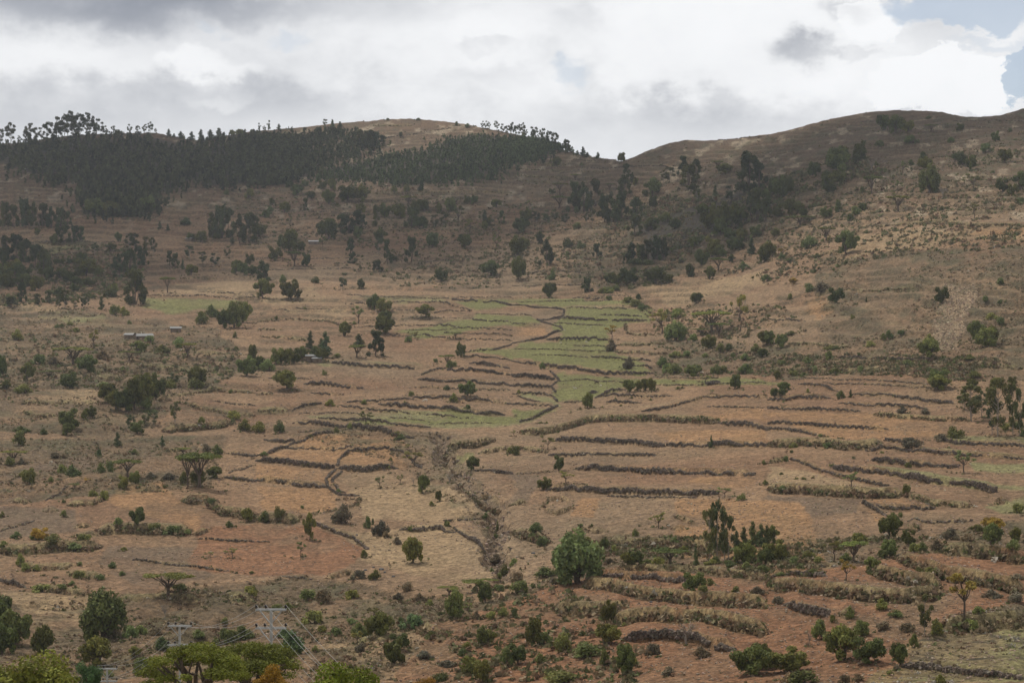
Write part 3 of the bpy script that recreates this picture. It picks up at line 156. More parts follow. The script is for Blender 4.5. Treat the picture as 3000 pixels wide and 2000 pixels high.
# colour patches of the ground: kind + tile polygon
ZONES = {
'A0': "S 0 580 100 570 230 530 600 500 1000 490 1450 490 1560 510 1700 550 2000 540 2352 480 2352 850 2150 910 1950 920 1800 880 1600 930 1450 970 1450 1070 1380 1160 1050 1200 780 1160 750 1000 720 860 450 870 300 810 60 760 0 690",
'A1': "S 0 480 250 500 420 600 330 800 230 850 0 860;s 400 420 900 400 1500 500 800 720 500 800 300 850;S 620 790 1000 700 1500 600 1900 450 2352 490 2352 700 2200 820 1450 910 800 870",
'F': "s 1480 345 1700 320 2000 270 2352 250 2352 430 1900 400 1650 430 1500 380;s 1880 590 2352 560 2352 840 1880 820;s 1330 520 1700 430 1830 520 1480 660 1300 660;s 0 690 500 750 560 850 300 1000 0 980;s 0 1000 520 1000 480 1120 0 1150;s 0 1390 700 1330 1000 1370 1150 1470 900 1568 0 1568;s 1000 1420 1250 1330 1380 1230 1950 1240 2352 1200 2352 1568 900 1568;s 1500 780 2352 810 2352 870 1500 860;s 500 970 1050 1000 1150 1250 1000 1150 900 1060;S 1450 500 1800 420 1800 470 1500 600;"
     "r 1000 1440 1250 1350 1420 1310 1650 1335 2000 1300 2352 1270 2352 1390 2150 1430 2050 1568 900 1568;g 330 685 560 686 530 706 440 712 380 714 335 705;g 1090 690 1480 688 1440 700 1270 706;g 1290 710 1500 708 1495 738 1440 738 1395 765 1400 795 1295 790 1270 745 1305 715;g 1075 815 1220 785 1280 783 1390 795 1440 820 1500 850 1480 860 1290 845 1180 825;g 1285 856 1440 865 1560 868 1800 876 1790 882 1520 885 1430 895 1350 915 1275 922;g 925 758 1110 725 1240 730 1250 742 1120 755 1040 768 960 775;g 800 968 1180 962 1250 940 1285 932 1215 966 1180 976 1060 972 960 978;p 950 435 1300 420 1250 450 1100 450;p 1180 350 1420 370 1400 400 1130 420;o 1560 1140 1850 1150 1900 1300 1560 1280;y 1470 895 1250 960 1130 980 1200 975;p 1380 345 1500 370 1250 420 1150 400;p 380 440 430 440 420 480 370 480;o 870 280 1060 280 1000 300 880 315",
'B0': "y 310 195 980 195 820 250 480 305;y 350 830 960 860 1000 960 560 900;p 0 700 350 760 900 800 300 800;p 1660 560 2352 540 2352 680 1340 670",
'B1': "g 1760 740 2000 720 2352 740 2352 760 2030 790;g 1740 950 1990 915 2080 940 2040 985 1850 980;g 1500 970 1700 960 1850 990 1560 1030 1250 1015;y 780 700 1500 695 1800 715 1700 740 1200 725;y 430 1290 1500 1290 1500 1330 700 1300;p 0 700 500 600 800 720 900 900 300 860",
'B2': "g 0 700 700 690 680 720 0 710;y 500 1110 850 1110 850 1190 300 1180;p 1100 540 1500 560 2100 480 2352 420 2352 560 1500 760;o 60 950 330 965 330 1050 20 1060",
'B3': "o 500 640 560 730 550 900 300 800;P 1650 560 1950 520 1900 700 1800 900 1750 1180 1520 1180 1500 1000 1560 800;p 800 100 2352 40 2352 140 1700 170 1000 300 600 400;o 2000 60 2352 50 2352 110 1900 130",
'C0': "p 480 120 920 130 900 240 300 220;o 1100 1000 1500 1000 1700 1200 1900 1300 1800 1450 1300 1280 1000 1150;d 0 850 600 700 900 760 200 1020;d 0 1180 700 1200 700 1450 0 1500",
'C1': "y 470 370 1700 340 2352 360 2352 460 1700 490 1200 470 500 400;g 1700 345 2352 360 2352 400 1800 410;o 400 610 750 530 1250 570 1400 680 900 690 380 665;o 120 740 270 680 850 700 750 830 200 790;o 790 850 780 780 880 715 1200 680 1500 840 1200 830;o 0 820 720 860 640 1000 0 960;p 720 960 850 880 1200 890 1900 1090 2050 1250 1700 1340 1000 1310 950 1150;o 10 1010 660 1035 740 1150 700 1240 100 1300;g 1820 690 1990 690 1960 750 1850 760;p 1100 1420 1700 1340 2300 1650 1900 1650",
'C2': "g 400 0 1050 60 1000 150 640 240 420 230;y 80 180 380 200 410 270 250 265;g 0 290 360 305 250 370 0 400;o 1650 1000 1730 930 2300 930 2200 1020;o 1300 520 2352 480 2352 640 1500 640;o 1700 300 2352 310 2352 430 1600 410;p 650 380 1200 270 1600 220 1150 340 700 420;o 600 1120 800 1130 760 1300 560 1280;d 0 900 250 910 150 1150 0 1180;d 2100 700 0 0 0 0",
'C3': "o 0 330 900 330 1500 400 1650 560 900 620 500 600 300 500;d 0 1090 900 1130 800 1250 0 1330;y 960 850 1100 850 1700 940 2352 1020 2352 1060 1900 1020 1300 930;y 1380 690 2352 740 2352 765 1500 705;y 1850 790 2352 800 2352 880 1900 870;o 900 1130 1250 1130 1480 1200 1000 1200;o 900 1200 1080 1290 1020 1350;y 1650 560 2352 560 2352 650 1700 620;p 0 830 350 850 1100 1080 0 1040;y 1950 1200 2352 1100 2352 1290 2200 1290",
'D0': "d 1000 300 1800 320 2000 600 1300 720 900 500;p 0 700 800 770 800 1000 200 900;d 400 1050 900 1050 800 1300 400 1300;p 900 1540 1500 1480 1500 1568 900 1568",
'D1': "r -550 160 0 120 550 130 850 250 980 380 930 500 700 600 0 600 -600 520;p 850 200 1300 150 1700 260 2100 350 2300 640 1500 580 1000 450;y 1000 1050 1500 1090 1300 1200 900 1200;p 500 1250 1500 1100 1900 1400 1200 1568 900 1400;d 800 850 1700 850 1650 920 900 960",
'D2': "r 50 790 600 710 1000 730 1300 840 2352 900 2352 1110 1700 1000 1000 1000 900 900 300 950;r 300 1000 780 1030 600 1150 300 1100;r 1000 1100 1350 1050 2352 1130 2352 1230 1800 1230 1300 1180;r 950 660 1300 670 1700 700 2352 700 2352 650 1900 590 1300 570;r 400 1420 700 1410 600 1450;r 1200 1400 1900 1420 2000 1568 1100 1568",
'D3': "y 1300 1200 1700 1090 2352 1030 2352 1568 850 1568 1000 1440 1300 1400;r 1000 480 1400 500 1900 650 1450 690 1000 580;r 1250 420 1700 430 2352 470 2352 600 1700 560;r 0 530 650 540 1400 700 1250 800 700 740 0 660;r 0 830 900 860 1300 930 1400 1000 600 970 0 1000;r 350 1300 1300 1350 1000 1500 500 1568;r 0 620 450 640 300 690 0 670;r 0 1000 350 1050 200 1250 0 1100",
}
# ---------------------------------------------------------------- noise
def _h(ix, iy, s):
    n = (ix.astype(np.int64) * 374761393 + iy.astype(np.int64) * 668265263 + s * 2147483647) & 0xFFFFFFFF
    n = ((n ^ (n >> 13)) * 1274126177) & 0xFFFFFFFF
    return ((n ^ (n >> 16)) & 0xFFFF) / 65535.0
def vnoise(x, y, s=0):
    ix, iy = np.floor(x), np.floor(y); fx, fy = x - ix, y - iy
    fx = fx * fx * (3 - 2 * fx); fy = fy * fy * (3 - 2 * fy)
    a, b, c, d = _h(ix, iy, s), _h(ix + 1, iy, s), _h(ix, iy + 1, s), _h(ix + 1, iy + 1, s)
    return (a + (b - a) * fx) * (1 - fy) + (c + (d - c) * fx) * fy
def fbm(x, y, o=4, s=0):
    r, a, t = 0, 1.0, 0
    for k in range(o):
        r = r + a * vnoise(x * 2 ** k + 17.3 * k, y * 2 ** k - 9.1 * k, s + k); t += a; a *= 0.5
    return r / t

# ---------------------------------------------------------------- terrain shape
SKY_U = [-1500, -60, 0, 60, 150, 270, 400, 460, 550, 600, 640, 700, 740, 830, 900, 1000, 1130, 1200, 1280, 1350, 1420, 1500, 1560, 1620, 1670, 1720, 1780, 1820, 1850, 1890, 1960, 2010, 2060, 2120, 2200, 2300, 2380, 2450, 2540, 2620, 2700, 2760, 2830, 2870, 2930, 2960, 3000, 3060, 4500]
SKY_V = [470, 426, 421, 421, 405, 394, 391, 390, 409, 411, 402, 392, 385, 378, 372, 360, 352, 349, 354, 362, 375, 392, 405, 430, 445, 460, 468, 474, 465, 445, 420, 410, 413, 410, 402, 385, 362, 345, 330, 323, 325, 328, 345, 344, 340, 330, 318, 305, 250]
TV = np.array([240, 420, 520, 620, 720, 800, 880, 1000, 1150, 1300, 1450, 1600, 1800, 2060.])
TU = np.array([-1500, 0, 500, 1000, 1500, 2000, 2500, 3000, 4500.])
TY = np.array([
    [1900, 1650, 1500, 1330, 1200, 1060, 900, 730, 600, 500, 430, 370, 300, 232],
    [1850, 1600, 1450, 1300, 1180, 1060, 900, 730, 600, 500, 430, 370, 300, 232],
    [1850, 1600, 1450, 1320, 1200, 1090, 930, 740, 610, 510, 435, 375, 300, 232],
    [1800, 1560, 1420, 1290, 1170, 1060, 920, 760, 620, 515, 435, 370, 295, 227],
    [1750, 1500, 1380, 1270, 1160, 1060, 930, 770, 620, 505, 415, 350, 280, 212],
    [1650, 1350, 1240, 1140, 1040, 950, 850, 720, 590, 475, 390, 320, 255, 193],
    [1450, 1130, 1000, 900, 820, 755, 690, 610, 520, 430, 355, 295, 235, 182],
    [1250, 1000, 880, 790, 715, 660, 610, 545, 475, 405, 340, 280, 225, 172],
    [1100, 850, 760, 690, 630, 590, 560, 510, 450, 390, 330, 270, 215, 165]])
VF = np.arange(240, 2061, 5.0)
_t = np.log(TY); _t = np.array([np.interp(VF, TV, r) for r in _t])
UF = np.arange(-1500, 4501, 25.0)
_t = np.array([np.interp(UF, TU, _t[:, j]) for j in range(len(VF))]).T
def _sm(a, k, ax):
    w = np.hanning(2 * k + 3)[1:-1]; w /= w.sum()
    p = [(0, 0), (0, 0)]; p[ax] = (k, k); b = np.pad(a, p, mode='reflect', reflect_type='odd')
    return np.apply_along_axis(lambda r: np.convolve(r, w, 'valid'), ax, b)
LOGY = _sm(_sm(_t, 18, 0), 12, 1)
def depth(u, v):
    iu = np.clip((u + 1500) / 25.0, 0, len(UF) - 1.001); iv = np.clip((v - 240) / 5.0, 0, len(VF) - 1.001)
    a = iu.astype(int); b = iv.astype(int); fu, fv = iu - a, iv - b
    return np.exp((LOGY[a, b] * (1 - fu) + LOGY[a + 1, b] * fu) * (1 - fv) + (LOGY[a, b + 1] * (1 - fu) + LOGY[a + 1, b + 1] * fu) * fv)
SP, CP = math.sin(PITCH), math.cos(PITCH)
def xyz(u, v, Y):
    t = (1000 - v) / FPX; s = (u - 1500) / FPX; q = CP - t * SP
    return s / q * Y, Y, (SP + t * CP) / q * Y

VB = 2060.0
ucols = np.concatenate([np.arange(-1500, -520, 25.), np.arange(-520, -60, 4.5), np.arange(-60, 3061, 2.6), np.arange(3065, 3540, 4.5), np.arange(3560, 4501, 25.)])
NU = len(ucols); NR = 700
skyv = np.interp(ucols, SKY_U, SKY_V) + 3.0 * (fbm(ucols / 14.0, ucols * 0, 3, 5) - 0.5)
tt = np.linspace(0, 1, NR)
GV = skyv[:, None] + (VB - skyv[:, None]) * tt[None, :]           # survey row of every visible grid point
GU = np.repeat(ucols[:, None], NR, 1)
GY = depth(GU, GV)
PX, PY, PZ = xyz(GU, GV, GY)
def inpoly(px, py, poly):
    r = np.zeros(px.shape, bool); n = len(poly)
    for i in range(n):
        x1, y1 = poly[i]; x2, y2 = poly[(i + 1) % n]
        if y1 == y2: continue
        c = ((y1 > py) != (y2 > py)); r ^= c & (px < (x2 - x1) * (py - y1) / (y2 - y1) + x1)
    return r
def tl(tile, nums):
    ox, oy, s = TILES[tile]
    return [(ox + nums[i] * s, oy + nums[i + 1] * s) for i in range(0, len(nums), 2)]
def parse(dic):
    out = []
    for tile, txt in dic.items():
        for e in txt.split(';'):
            p = e.split()
            if len(p) < 3: continue
            out.append((tile, p[0], [float(q) for q in p[1:]]))
    return out
def blur_edges(amp_u, amp_v, sc, s):
    return GU + (fbm(PX / sc, PY / sc, 4, s) - .5) * amp_u, GV + (fbm(PX / sc, PY / sc, 4, s + 9) - .5) * amp_v
EU, EV = blur_edges(60, 22, 14.0, 40)
EU = np.clip(EU, 3, 2997)
zone = {}
for tile, k, nums in parse(ZONES):
    poly = tl(tile, nums)
    if len(poly) < 3: continue
    pu = [p[0] for p in poly]; pv = [p[1] for p in poly]
    m = (EU > min(pu)) & (EU < max(pu)) & (EV > min(pv)) & (EV < max(pv))
    r = np.zeros(GU.shape, bool); r[m] = inpoly(EU[m], EV[m], poly)
    zone[k] = zone.get(k, np.zeros(GU.shape, bool)) | r
def soft(z, k=2):
    a = z.astype(float)
    for _ in range(k):
        a[1:-1, 1:-1] = (a[1:-1, 1:-1] * 4 + a[:-2, 1:-1] + a[2:, 1:-1] + a[1:-1, :-2] + a[1:-1, 2:]) / 8
    return a
Z = {k: soft(z, 3) for k, z in zone.items()}
FG = np.clip((GU - 1250) / 150, 0, 1) * np.clip((GV - 1560) / 60, 0, 1)
rough = np.clip(Z['s'] * (1 - .75 * FG) + Z['S'] + (GV < 640) * 0.6, 0, 1)

# fine relief (metres), growing towards rough hillsides
edge = np.clip((GV - skyv[:, None]) / 25.0, 0, 1)
D = (fbm(PX / 60., PY / 60., 3, 1) - .5) * 3.0 * edge * np.clip(rough + .35, 0, 1)
D += (fbm(PX / 9., PY / 9., 4, 2) - .5) * 1.6 * np.clip(rough * edge, 0, 1)
D += (fbm(PX / 2.6, PY / 2.6, 3, 3) - .5) * (0.35 + 0.7 * rough) * np.clip(edge + .3, 0, 1)
# old contour terraces on the upper slopes
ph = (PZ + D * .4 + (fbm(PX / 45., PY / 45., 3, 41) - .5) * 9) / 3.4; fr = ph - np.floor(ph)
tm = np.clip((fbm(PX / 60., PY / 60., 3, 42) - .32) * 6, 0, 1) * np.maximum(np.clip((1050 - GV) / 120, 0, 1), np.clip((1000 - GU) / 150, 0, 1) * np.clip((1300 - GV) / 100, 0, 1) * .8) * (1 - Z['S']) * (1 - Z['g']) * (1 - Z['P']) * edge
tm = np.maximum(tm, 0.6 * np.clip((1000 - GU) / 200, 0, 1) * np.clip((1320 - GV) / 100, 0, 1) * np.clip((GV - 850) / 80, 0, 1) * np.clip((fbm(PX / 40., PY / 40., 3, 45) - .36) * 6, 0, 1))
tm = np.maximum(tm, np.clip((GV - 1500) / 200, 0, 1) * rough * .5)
D += 3.4 * tm * .55 * (np.clip((fr - .72) / .2, 0, 1) - fr)
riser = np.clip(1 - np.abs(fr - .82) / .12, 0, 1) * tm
# terrace steps behind walls
def colidx(u): return np.interp(u, ucols, np.arange(NU))
wall_list = []; verge = np.zeros(GU.shape); stone_dark = np.zeros(GU.shape)
for tile, k, nums in parse(WALLS):
    pts = tl(tile, nums); wall_list.append((k, tile, pts))
    if k in 'et' and False: continue
    p = np.array(pts)
    span_u = abs(p[-1, 0] - p[0, 0]); span_v = abs(p[-1, 1] - p[0, 1])
    if span_v > 0.8 * span_u: continue
    o = np.argsort(p[:, 0]); pu, pv = p[o, 0], p[o, 1]
    if np.any(np.diff(p[:, 0]) <= 0) and np.any(np.diff(p[:, 0]) >= 0): continue
    h = {'s': .7, 'S': 1.1, 't': .35, 'b': .8, 'B': 1.5, 'e': 0.8}[k]
    cs = np.where((ucols >= pu[0]) & (ucols <= pu[-1]))[0]
    if len(cs) < 3: continue
    vv = np.interp(ucols[cs], pu, pv); Yw = depth(ucols[cs], vv)
    ends = np.minimum((ucols[cs] - pu[0]), (pu[-1] - ucols[cs])) / 25.0
    hh = h * np.clip(ends, 0, 1)
    s = GY[cs] - Yw[:, None]
    L = Yw[:, None] * 0.022 + 3
    D[cs] += hh[:, None] * np.clip(s / 0.8 + .3, 0, 1) * np.exp(-np.clip(s, 0, None) / L) * (s < 6 * L)
    vw = {'b': 1.6, 'B': 3.0}.get(k, .9); vn = vw * (.5 + 1.0 * vnoise(PX[cs] / 5., PY[cs] / 5., 77))
    verge[cs] = np.maximum(verge[cs], np.exp(-((s - vw * .5) / vn) ** 2) * np.clip(hh[:, None] * 3, 0, 1) * (.9 if k in 'bB' else .45))
    D[cs] -= 0.35 * hh[:, None] * np.exp(-np.clip(-s, 0, None) / (L * .5)) * (s <= 0)
# the stream gully cut through the fields
GULLY = [(1290, 1275), (1305, 1330), (1340, 1390), (1375, 1430), (1420, 1470), (1455, 1490), (1450, 1550), (1445, 1600), (1470, 1650), (1500, 1700)]
gp = np.array(GULLY, float); gx, gy, _ = xyz(gp[:, 0], gp[:, 1], depth(gp[:, 0], gp[:, 1]))
dm = np.full(GU.shape, 1e9)
msk = (GU > 1150) & (GU < 1650) & (GV > 1230) & (GV < 1760)
for i in range(len(gx) - 1):
    ax, ay, bx, by = gx[i], gy[i], gx[i + 1], gy[i + 1]; L2 = (bx - ax) ** 2 + (by - ay) ** 2
    t = np.clip(((PX[msk] - ax) * (bx - ax) + (PY[msk] - ay) * (by - ay)) / L2, 0, 1)
    d = np.hypot(PX[msk] - ax - t * (bx - ax), PY[msk] - ay - t * (by - ay)); dm[msk] = np.minimum(dm[msk], d)
dm += (fbm(PX / 5., PY / 5., 3, 60) - .5) * 5
gul = np.clip(1 - dm / 2.6, 0, 1)
D -= 2.6 * gul ** 0.6 * (gul > 0)
PZ0 = PZ.copy(); PZ = PZ + D
# ---------------------------------------------------------------- ground lookup
def ground(u, v):
    i = float(np.interp(u, ucols, np.arange(NU))); i0 = min(int(i), NU - 2); f = i - i0
    sv = skyv[i0] * (1 - f) + skyv[i0 + 1] * f
    j = min(max((v - sv) / (VB - sv) * (NR - 1), 0), NR - 1.001); j0 = int(j); g = j - j0
    r = []
    for A in (PX, PY, PZ):
        r.append((A[i0, j0] * (1 - f) + A[i0 + 1, j0] * f) * (1 - g) + (A[i0, j0 + 1] * (1 - f) + A[i0 + 1, j0 + 1] * f) * g)
    return r
def groundv(u, v):
    i = np.interp(u, ucols, np.arange(NU)); i0 = np.minimum(i.astype(int), NU - 2); f = i - i0
    sv = skyv[i0] * (1 - f) + skyv[i0 + 1] * f
    j = np.clip((v - sv) / (VB - sv) * (NR - 1), 0, NR - 1.001); j0 = j.astype(int); g = j - j0
    return [(A[i0, j0] * (1 - f) + A[i0 + 1, j0] * f) * (1 - g) + (A[i0, j0 + 1] * (1 - f) + A[i0 + 1, j0 + 1] * f) * g for A in (PX, PY, PZ)]
# colours
def lerp(a, b, t): return a + (b - a) * t[..., None]
n_big = fbm(PX / 70., PY / 70., 4, 11); n_mid = fbm(PX / 12., PY / 25., 4, 12); n_f = fbm(PX / 1.6, PY / 2.2, 3, 13); n_hue = fbm(PX / 38., PY / 38., 3, 14)
soilA = np.array([.250, .164, .100]); soilB = np.array([.208, .128, .078]); soilC = np.array([.215, .160, .104])
col = lerp(soilA[None, None], soilB[None, None], np.clip((n_hue - .35) * 3, 0, 1))
col = lerp(col, soilC[None, None], np.clip((n_big - .45) * 3, 0, 1) * .7)
pal = {'s': (.132, .096, .060), 'S': (.075, .060, .044), 'g': (.165, .160, .066), 'y': (.200, .185, .092), 'o': (.290, .175, .095),
       'r': (.222, .118, .068), 'd': (.160, .115, .078), 'p': (.300, .215, .130), 'P': (.270, .200, .132)}
for k in 's S d p P o r y g'.split():
    if k in Z:
        w = Z[k]
        if k in 's': w = w * np.clip((n_mid - .3) * 3.2, .35, 1)
        if k == 'g': w = w * np.clip((n_mid - .1) * 5, .8, 1)
        if k == 'y': w = w * np.clip((n_mid - .28) * 4, .3, .95)
        if k in 'pord': w = w * np.clip((n_mid - .2) * 3.5, .25, .9)
        col = lerp(col, np.array(pal[k])[None, None], w)
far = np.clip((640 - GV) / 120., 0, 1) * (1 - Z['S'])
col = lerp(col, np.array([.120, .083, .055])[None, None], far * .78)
veg = np.clip((fbm(PX / 6., PY / 9., 4, 21) - .5) * 5, 0, 1) * (.25 + .75 * rough) * (1 - np.clip(Z['g'] + Z['y'] + Z.get('r', 0), 0, 1) * .8)
col = lerp(col, np.array([.092, .088, .050])[None, None], veg * .6)
pale = np.clip((fbm(PX / 7., PY / 16., 3, 23) - .62) * 7, 0, 1) * np.clip((700 - GV) / 80., 0, 1) * (1 - Z['S'])
col = lerp(col, np.array([.40, .33, .24])[None, None], pale * .7)
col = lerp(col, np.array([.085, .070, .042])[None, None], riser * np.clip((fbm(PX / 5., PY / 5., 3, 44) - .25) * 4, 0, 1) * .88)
lit_ = np.clip(1 - np.abs(fr - .30) / .25, 0, 1) * tm; col = lerp(col, np.array([.29, .205, .125])[None, None], lit_ * .5)  # terrace treads painted paler in the ground colour, as if lit
gb = np.clip(1 - dm / 9.0, 0, 1); col = lerp(col, np.array([.29, .215, .14])[None, None], gb * .5)
col = lerp(col, np.array([.215, .185, .100])[None, None], verge * np.clip((n_f - .15) * 3, .2, 1) * .8)
bank = np.clip(gul * 2, 0, 1); col = lerp(col, np.array([.20, .150, .105])[None, None], bank * .8)
ts = np.clip((fbm(PX / 2.2, PY / 3.2, 2, 29) - .64) * 12, 0, 1) * Z['y'] * (GV > 1800); col = lerp(col, np.array([.07, .06, .04])[None, None], ts * .8)
furrow = 1 + .26 * np.clip(1 - rough, 0, 1) * (vnoise(PX / 40., PY / 1.1, 31) - .5)
col = col * ((.80 + .40 * n_f) * furrow * (.88 + .24 * n_mid))[..., None]
lm_ = col.mean(-1, keepdims=True); col = np.clip((lm_ + (col - lm_) * 1.12) * .93, 0.01, 0.8)

def make_mesh(name, V, F, mats=(), smooth=False, attr=None, nper=4):
    me = bpy.data.meshes.new(name); V = np.asarray(V, np.float32); F = np.asarray(F, np.int32)
    me.vertices.add(len(V)); me.vertices.foreach_set('co', V.ravel())
    me.loops.add(F.size); me.loops.foreach_set('vertex_index', F.ravel())
    me.polygons.add(len(F)); me.polygons.foreach_set('loop_start', np.arange(0, F.size, F.shape[1], dtype=np.int32))
    try: me.polygons.foreach_set('loop_total', np.full(len(F), F.shape[1], dtype=np.int32))
    except Exception: pass
    me.polygons.foreach_set('use_smooth', np.full(len(F), smooth))
    if attr is not None:
        a = me.color_attributes.new('Col', 'FLOAT_COLOR', 'POINT')
        c = np.ones((len(V), 4), np.float32); c[:, :attr.shape[1]] = attr; a.data.foreach_set('color', c.ravel())
    me.update(calc_edges=True)
    for m in mats: me.materials.append(m)
    return me

# extra rows: behind the skyline and from the frame's foot back to the camera
back = np.array([900., 420, 200, 90, 40, 14, 4])
BYs = GY[:, :1] + back[None]; BX = PX[:, :1] / GY[:, :1] * BYs; BZ = PZ[:, :1] - 0.10 * back[None] - 0.4 * np.minimum(back, 60)[None] * .3
x = np.linspace(1, 0.012, 46)[1:] ; NYs = GY[:, -1:] * x[None]; NX = PX[:, -1:] / GY[:, -1:] * NYs
NZ = (PZ0[:, -1:]) * (x[None] ** 0.62) + (fbm(NX / 9., NYs / 9., 3, 4) - .5) * .8
NZ = np.minimum(NZ, -1.7)
AX = np.concatenate([BX, PX, NX], 1); AY = np.concatenate([BYs, GY, NYs], 1); AZ = np.concatenate([BZ, PZ, NZ], 1)
AC = np.concatenate([np.repeat(col[:, :1], 7, 1), col, np.repeat(col[:, -1:] * 0 + np.array([.2, .165, .11]), NX.shape[1], 1)], 1)
nr = AX.shape[1]
V = np.stack([AX, AY, AZ], -1).reshape(-1, 3)
i, j = np.meshgrid(np.arange(NU - 1), np.arange(nr - 1), indexing='ij'); a = (i * nr + j).ravel()
F = np.stack([a, a + 1, a + nr + 1, a + nr], 1)

def mat(name):
    m = bpy.data.materials.new(name); m.use_nodes = True; t = m.node_tree
    b = t.nodes['Principled BSDF']; b.inputs['Roughness'].default_value = .95; b.inputs['Specular IOR Level'].default_value = .15
    return m, t, b
gm, t, b = mat('soil')
va = N(t, 'ShaderNodeVertexColor', layer_name='Col'); geo = N(t, 'ShaderNodeNewGeometry')
pos = geo.outputs['Position']
f1 = noise(t, pos, 1.1, 6, .7); f2 = noise(t, pos, 0.35, 5, .65, off=(5, 5, 5)); f3 = noise(t, pos, 3.2, 3, .7)
vo = N(t, 'ShaderNodeTexVoronoi', ins={0: pos}); vo.inputs['Scale'].default_value = 1.7
peb = M(t, 'MULTIPLY', SS(t, M(t, 'SUBTRACT', 1.0, vo.outputs['Distance']), .70, .9), SS(t, N(t, 'ShaderNodeSeparateColor', ins={0: vo.outputs['Color']}).outputs[0], .62, .95))
k = M(t, 'MULTIPLY_ADD', SS(t, f1, .32, .68), 1.0, .50); k = M(t, 'MULTIPLY', k, M(t, 'MULTIPLY_ADD', SS(t, f2, .3, .7), .30, .85)); k = M(t, 'MULTIPLY', k, M(t, 'MULTIPLY_ADD', SS(t, f3, .3, .7), .50, .75))
sc = N(t, 'ShaderNodeVectorMath', operation='SCALE', ins={0: va.outputs[0]}); t.links.new(k, sc.inputs['Scale'])
c2 = MIXC(t, M(t, 'MULTIPLY', peb, .55), sc.outputs[0], (.46, .38, .29))
t.links.new(c2, b.inputs['Base Color'])
bp = N(t, 'ShaderNodeBump'); bp.inputs['Strength'].default_value = .9; bp.inputs['Distance'].default_value = .5
t.links.new(M(t, 'ADD', M(t, 'ADD', f1, f2), M(t, 'MULTIPLY', peb, .3)), bp.inputs['Height']); t.links.new(bp.outputs[0], b.inputs['Normal'])
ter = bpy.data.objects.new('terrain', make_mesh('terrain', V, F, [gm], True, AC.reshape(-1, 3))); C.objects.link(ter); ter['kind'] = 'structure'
# ---------------------------------------------------------------- materials for things
def leafmat(name, base, hue=(.9, 1.1)):
    m, t, b = mat(name)
    va = N(t, 'ShaderNodeVertexColor', layer_name='Col'); oi = N(t, 'ShaderNodeObjectInfo')
    c = MIXC(t, 1.0, base, va.outputs[0], 'MULTIPLY')
    c = MIXC(t, 1.0, c, oi.outputs['Color'], 'MULTIPLY')
    t.links.new(c, b.inputs['Base Color']); b.inputs['Roughness'].default_value = .7
    tr = N(t, 'ShaderNodeBsdfTranslucent', ins={0: c}); ms = N(t, 'ShaderNodeMixShader', ins={0: .22})
    t.links.new(b.outputs[0], ms.inputs[1]); t.links.new(tr.outputs[0], ms.inputs[2]); t.links.new(ms.outputs[0], t.nodes['Material Output'].inputs[0])
    return m
def simplemat(name, base, var=.3, scale=3.0, rough=.9, metal=0):
    m, t, b = mat(name)
    tcn = N(t, 'ShaderNodeTexCoord'); n = noise(t, tcn.outputs['Object'], scale, 5, .65)
    k = M(t, 'MULTIPLY_ADD', n, var * 2, 1 - var)
    s = N(t, 'ShaderNodeVectorMath', operation='SCALE'); s.inputs[0].default_value = base; t.links.new(k, s.inputs['Scale'])
    t.links.new(s.outputs[0], b.inputs['Base Color']); b.inputs['Roughness'].default_value = rough; b.inputs['Metallic'].default_value = metal
    return m
LEAF = leafmat('leaves', (.172, .180, .075))
DRY = leafmat('dry_leaves', (.235, .190, .125))
def vcmat(name, base):
    m, t, b = mat(name); va = N(t, 'ShaderNodeVertexColor', layer_name='Col')
    t.links.new(MIXC(t, 1.0, base, va.outputs[0], 'MULTIPLY'), b.inputs['Base Color']); return m
STONE = vcmat('field_stone', (1, 1, 1))
SCRUB = leafmat('scrub', (1, 1, 1))
BARK = simplemat('bark', (.115, .085, .062), .35, 6)
PALEBARK = simplemat('pale_bark', (.26, .22, .18), .3, 6)

# ---------------------------------------------------------------- crown and trunk builders (unit height)
def quads(P, nrm, size, rng, asp=1.5):
    n = len(P); r = rng.normal(size=(n, 3)); tx = np.cross(nrm, r); tx /= np.linalg.norm(tx, axis=1)[:, None] + 1e-9
    ty = np.cross(nrm, tx); sz = (size * (.6 + .8 * rng.random(n)))[:, None] if np.ndim(size) == 0 else (size * (.6 + .8 * rng.random(n)))[:, None]
    a, b_ = tx * sz * asp * .5, ty * sz * .5
    V = np.stack([P - a, P - b_ * .9, P + a, P + b_], 1).reshape(-1, 3)
    return V, np.arange(4 * n).reshape(-1, 4)
def crown(lobes, n, size, seed, droop=0, shell=.18, asp=1.5, flat=0, tint=(.65, 1.35)):
    rng = np.random.default_rng(seed); L = np.array(lobes, float)
    w = (L[:, 3] * L[:, 4] + L[:, 3] * L[:, 5] + L[:, 4] * L[:, 5]); w /= w.sum()
    k = rng.choice(len(L), n, p=w); d = rng.normal(size=(n, 3)); d /= np.linalg.norm(d, axis=1)[:, None]
    r = 1 - np.abs(rng.normal(size=n)) * shell + .10 * rng.normal(size=n) * (rng.random(n) < .3)
    P = L[k, :3] + d * r[:, None] * L[k, 3:6]
    if droop: P[:, 2] -= droop * rng.random(n) * np.hypot(P[:, 0], P[:, 1])
    nrm = d * .8 + rng.normal(size=(n, 3)) * .5; nrm[:, 2] += .15
    if flat: nrm = rng.normal(size=(n, 3)) * .3; nrm[:, 2] += 1
    nrm /= np.linalg.norm(nrm, axis=1)[:, None]
    V, F = quads(P, nrm, size, rng, asp)
    lt = tint[0] + (tint[1] - tint[0]) * rng.random(len(L))[k] * .5 + (tint[1] - tint[0]) * .5 * rng.random(n)
    c = np.stack([lt * (.92 + .2 * rng.random(n)), lt, lt * (.8 + .3 * rng.random(n))], 1)
    return V, F, np.repeat(c, 4, 0)
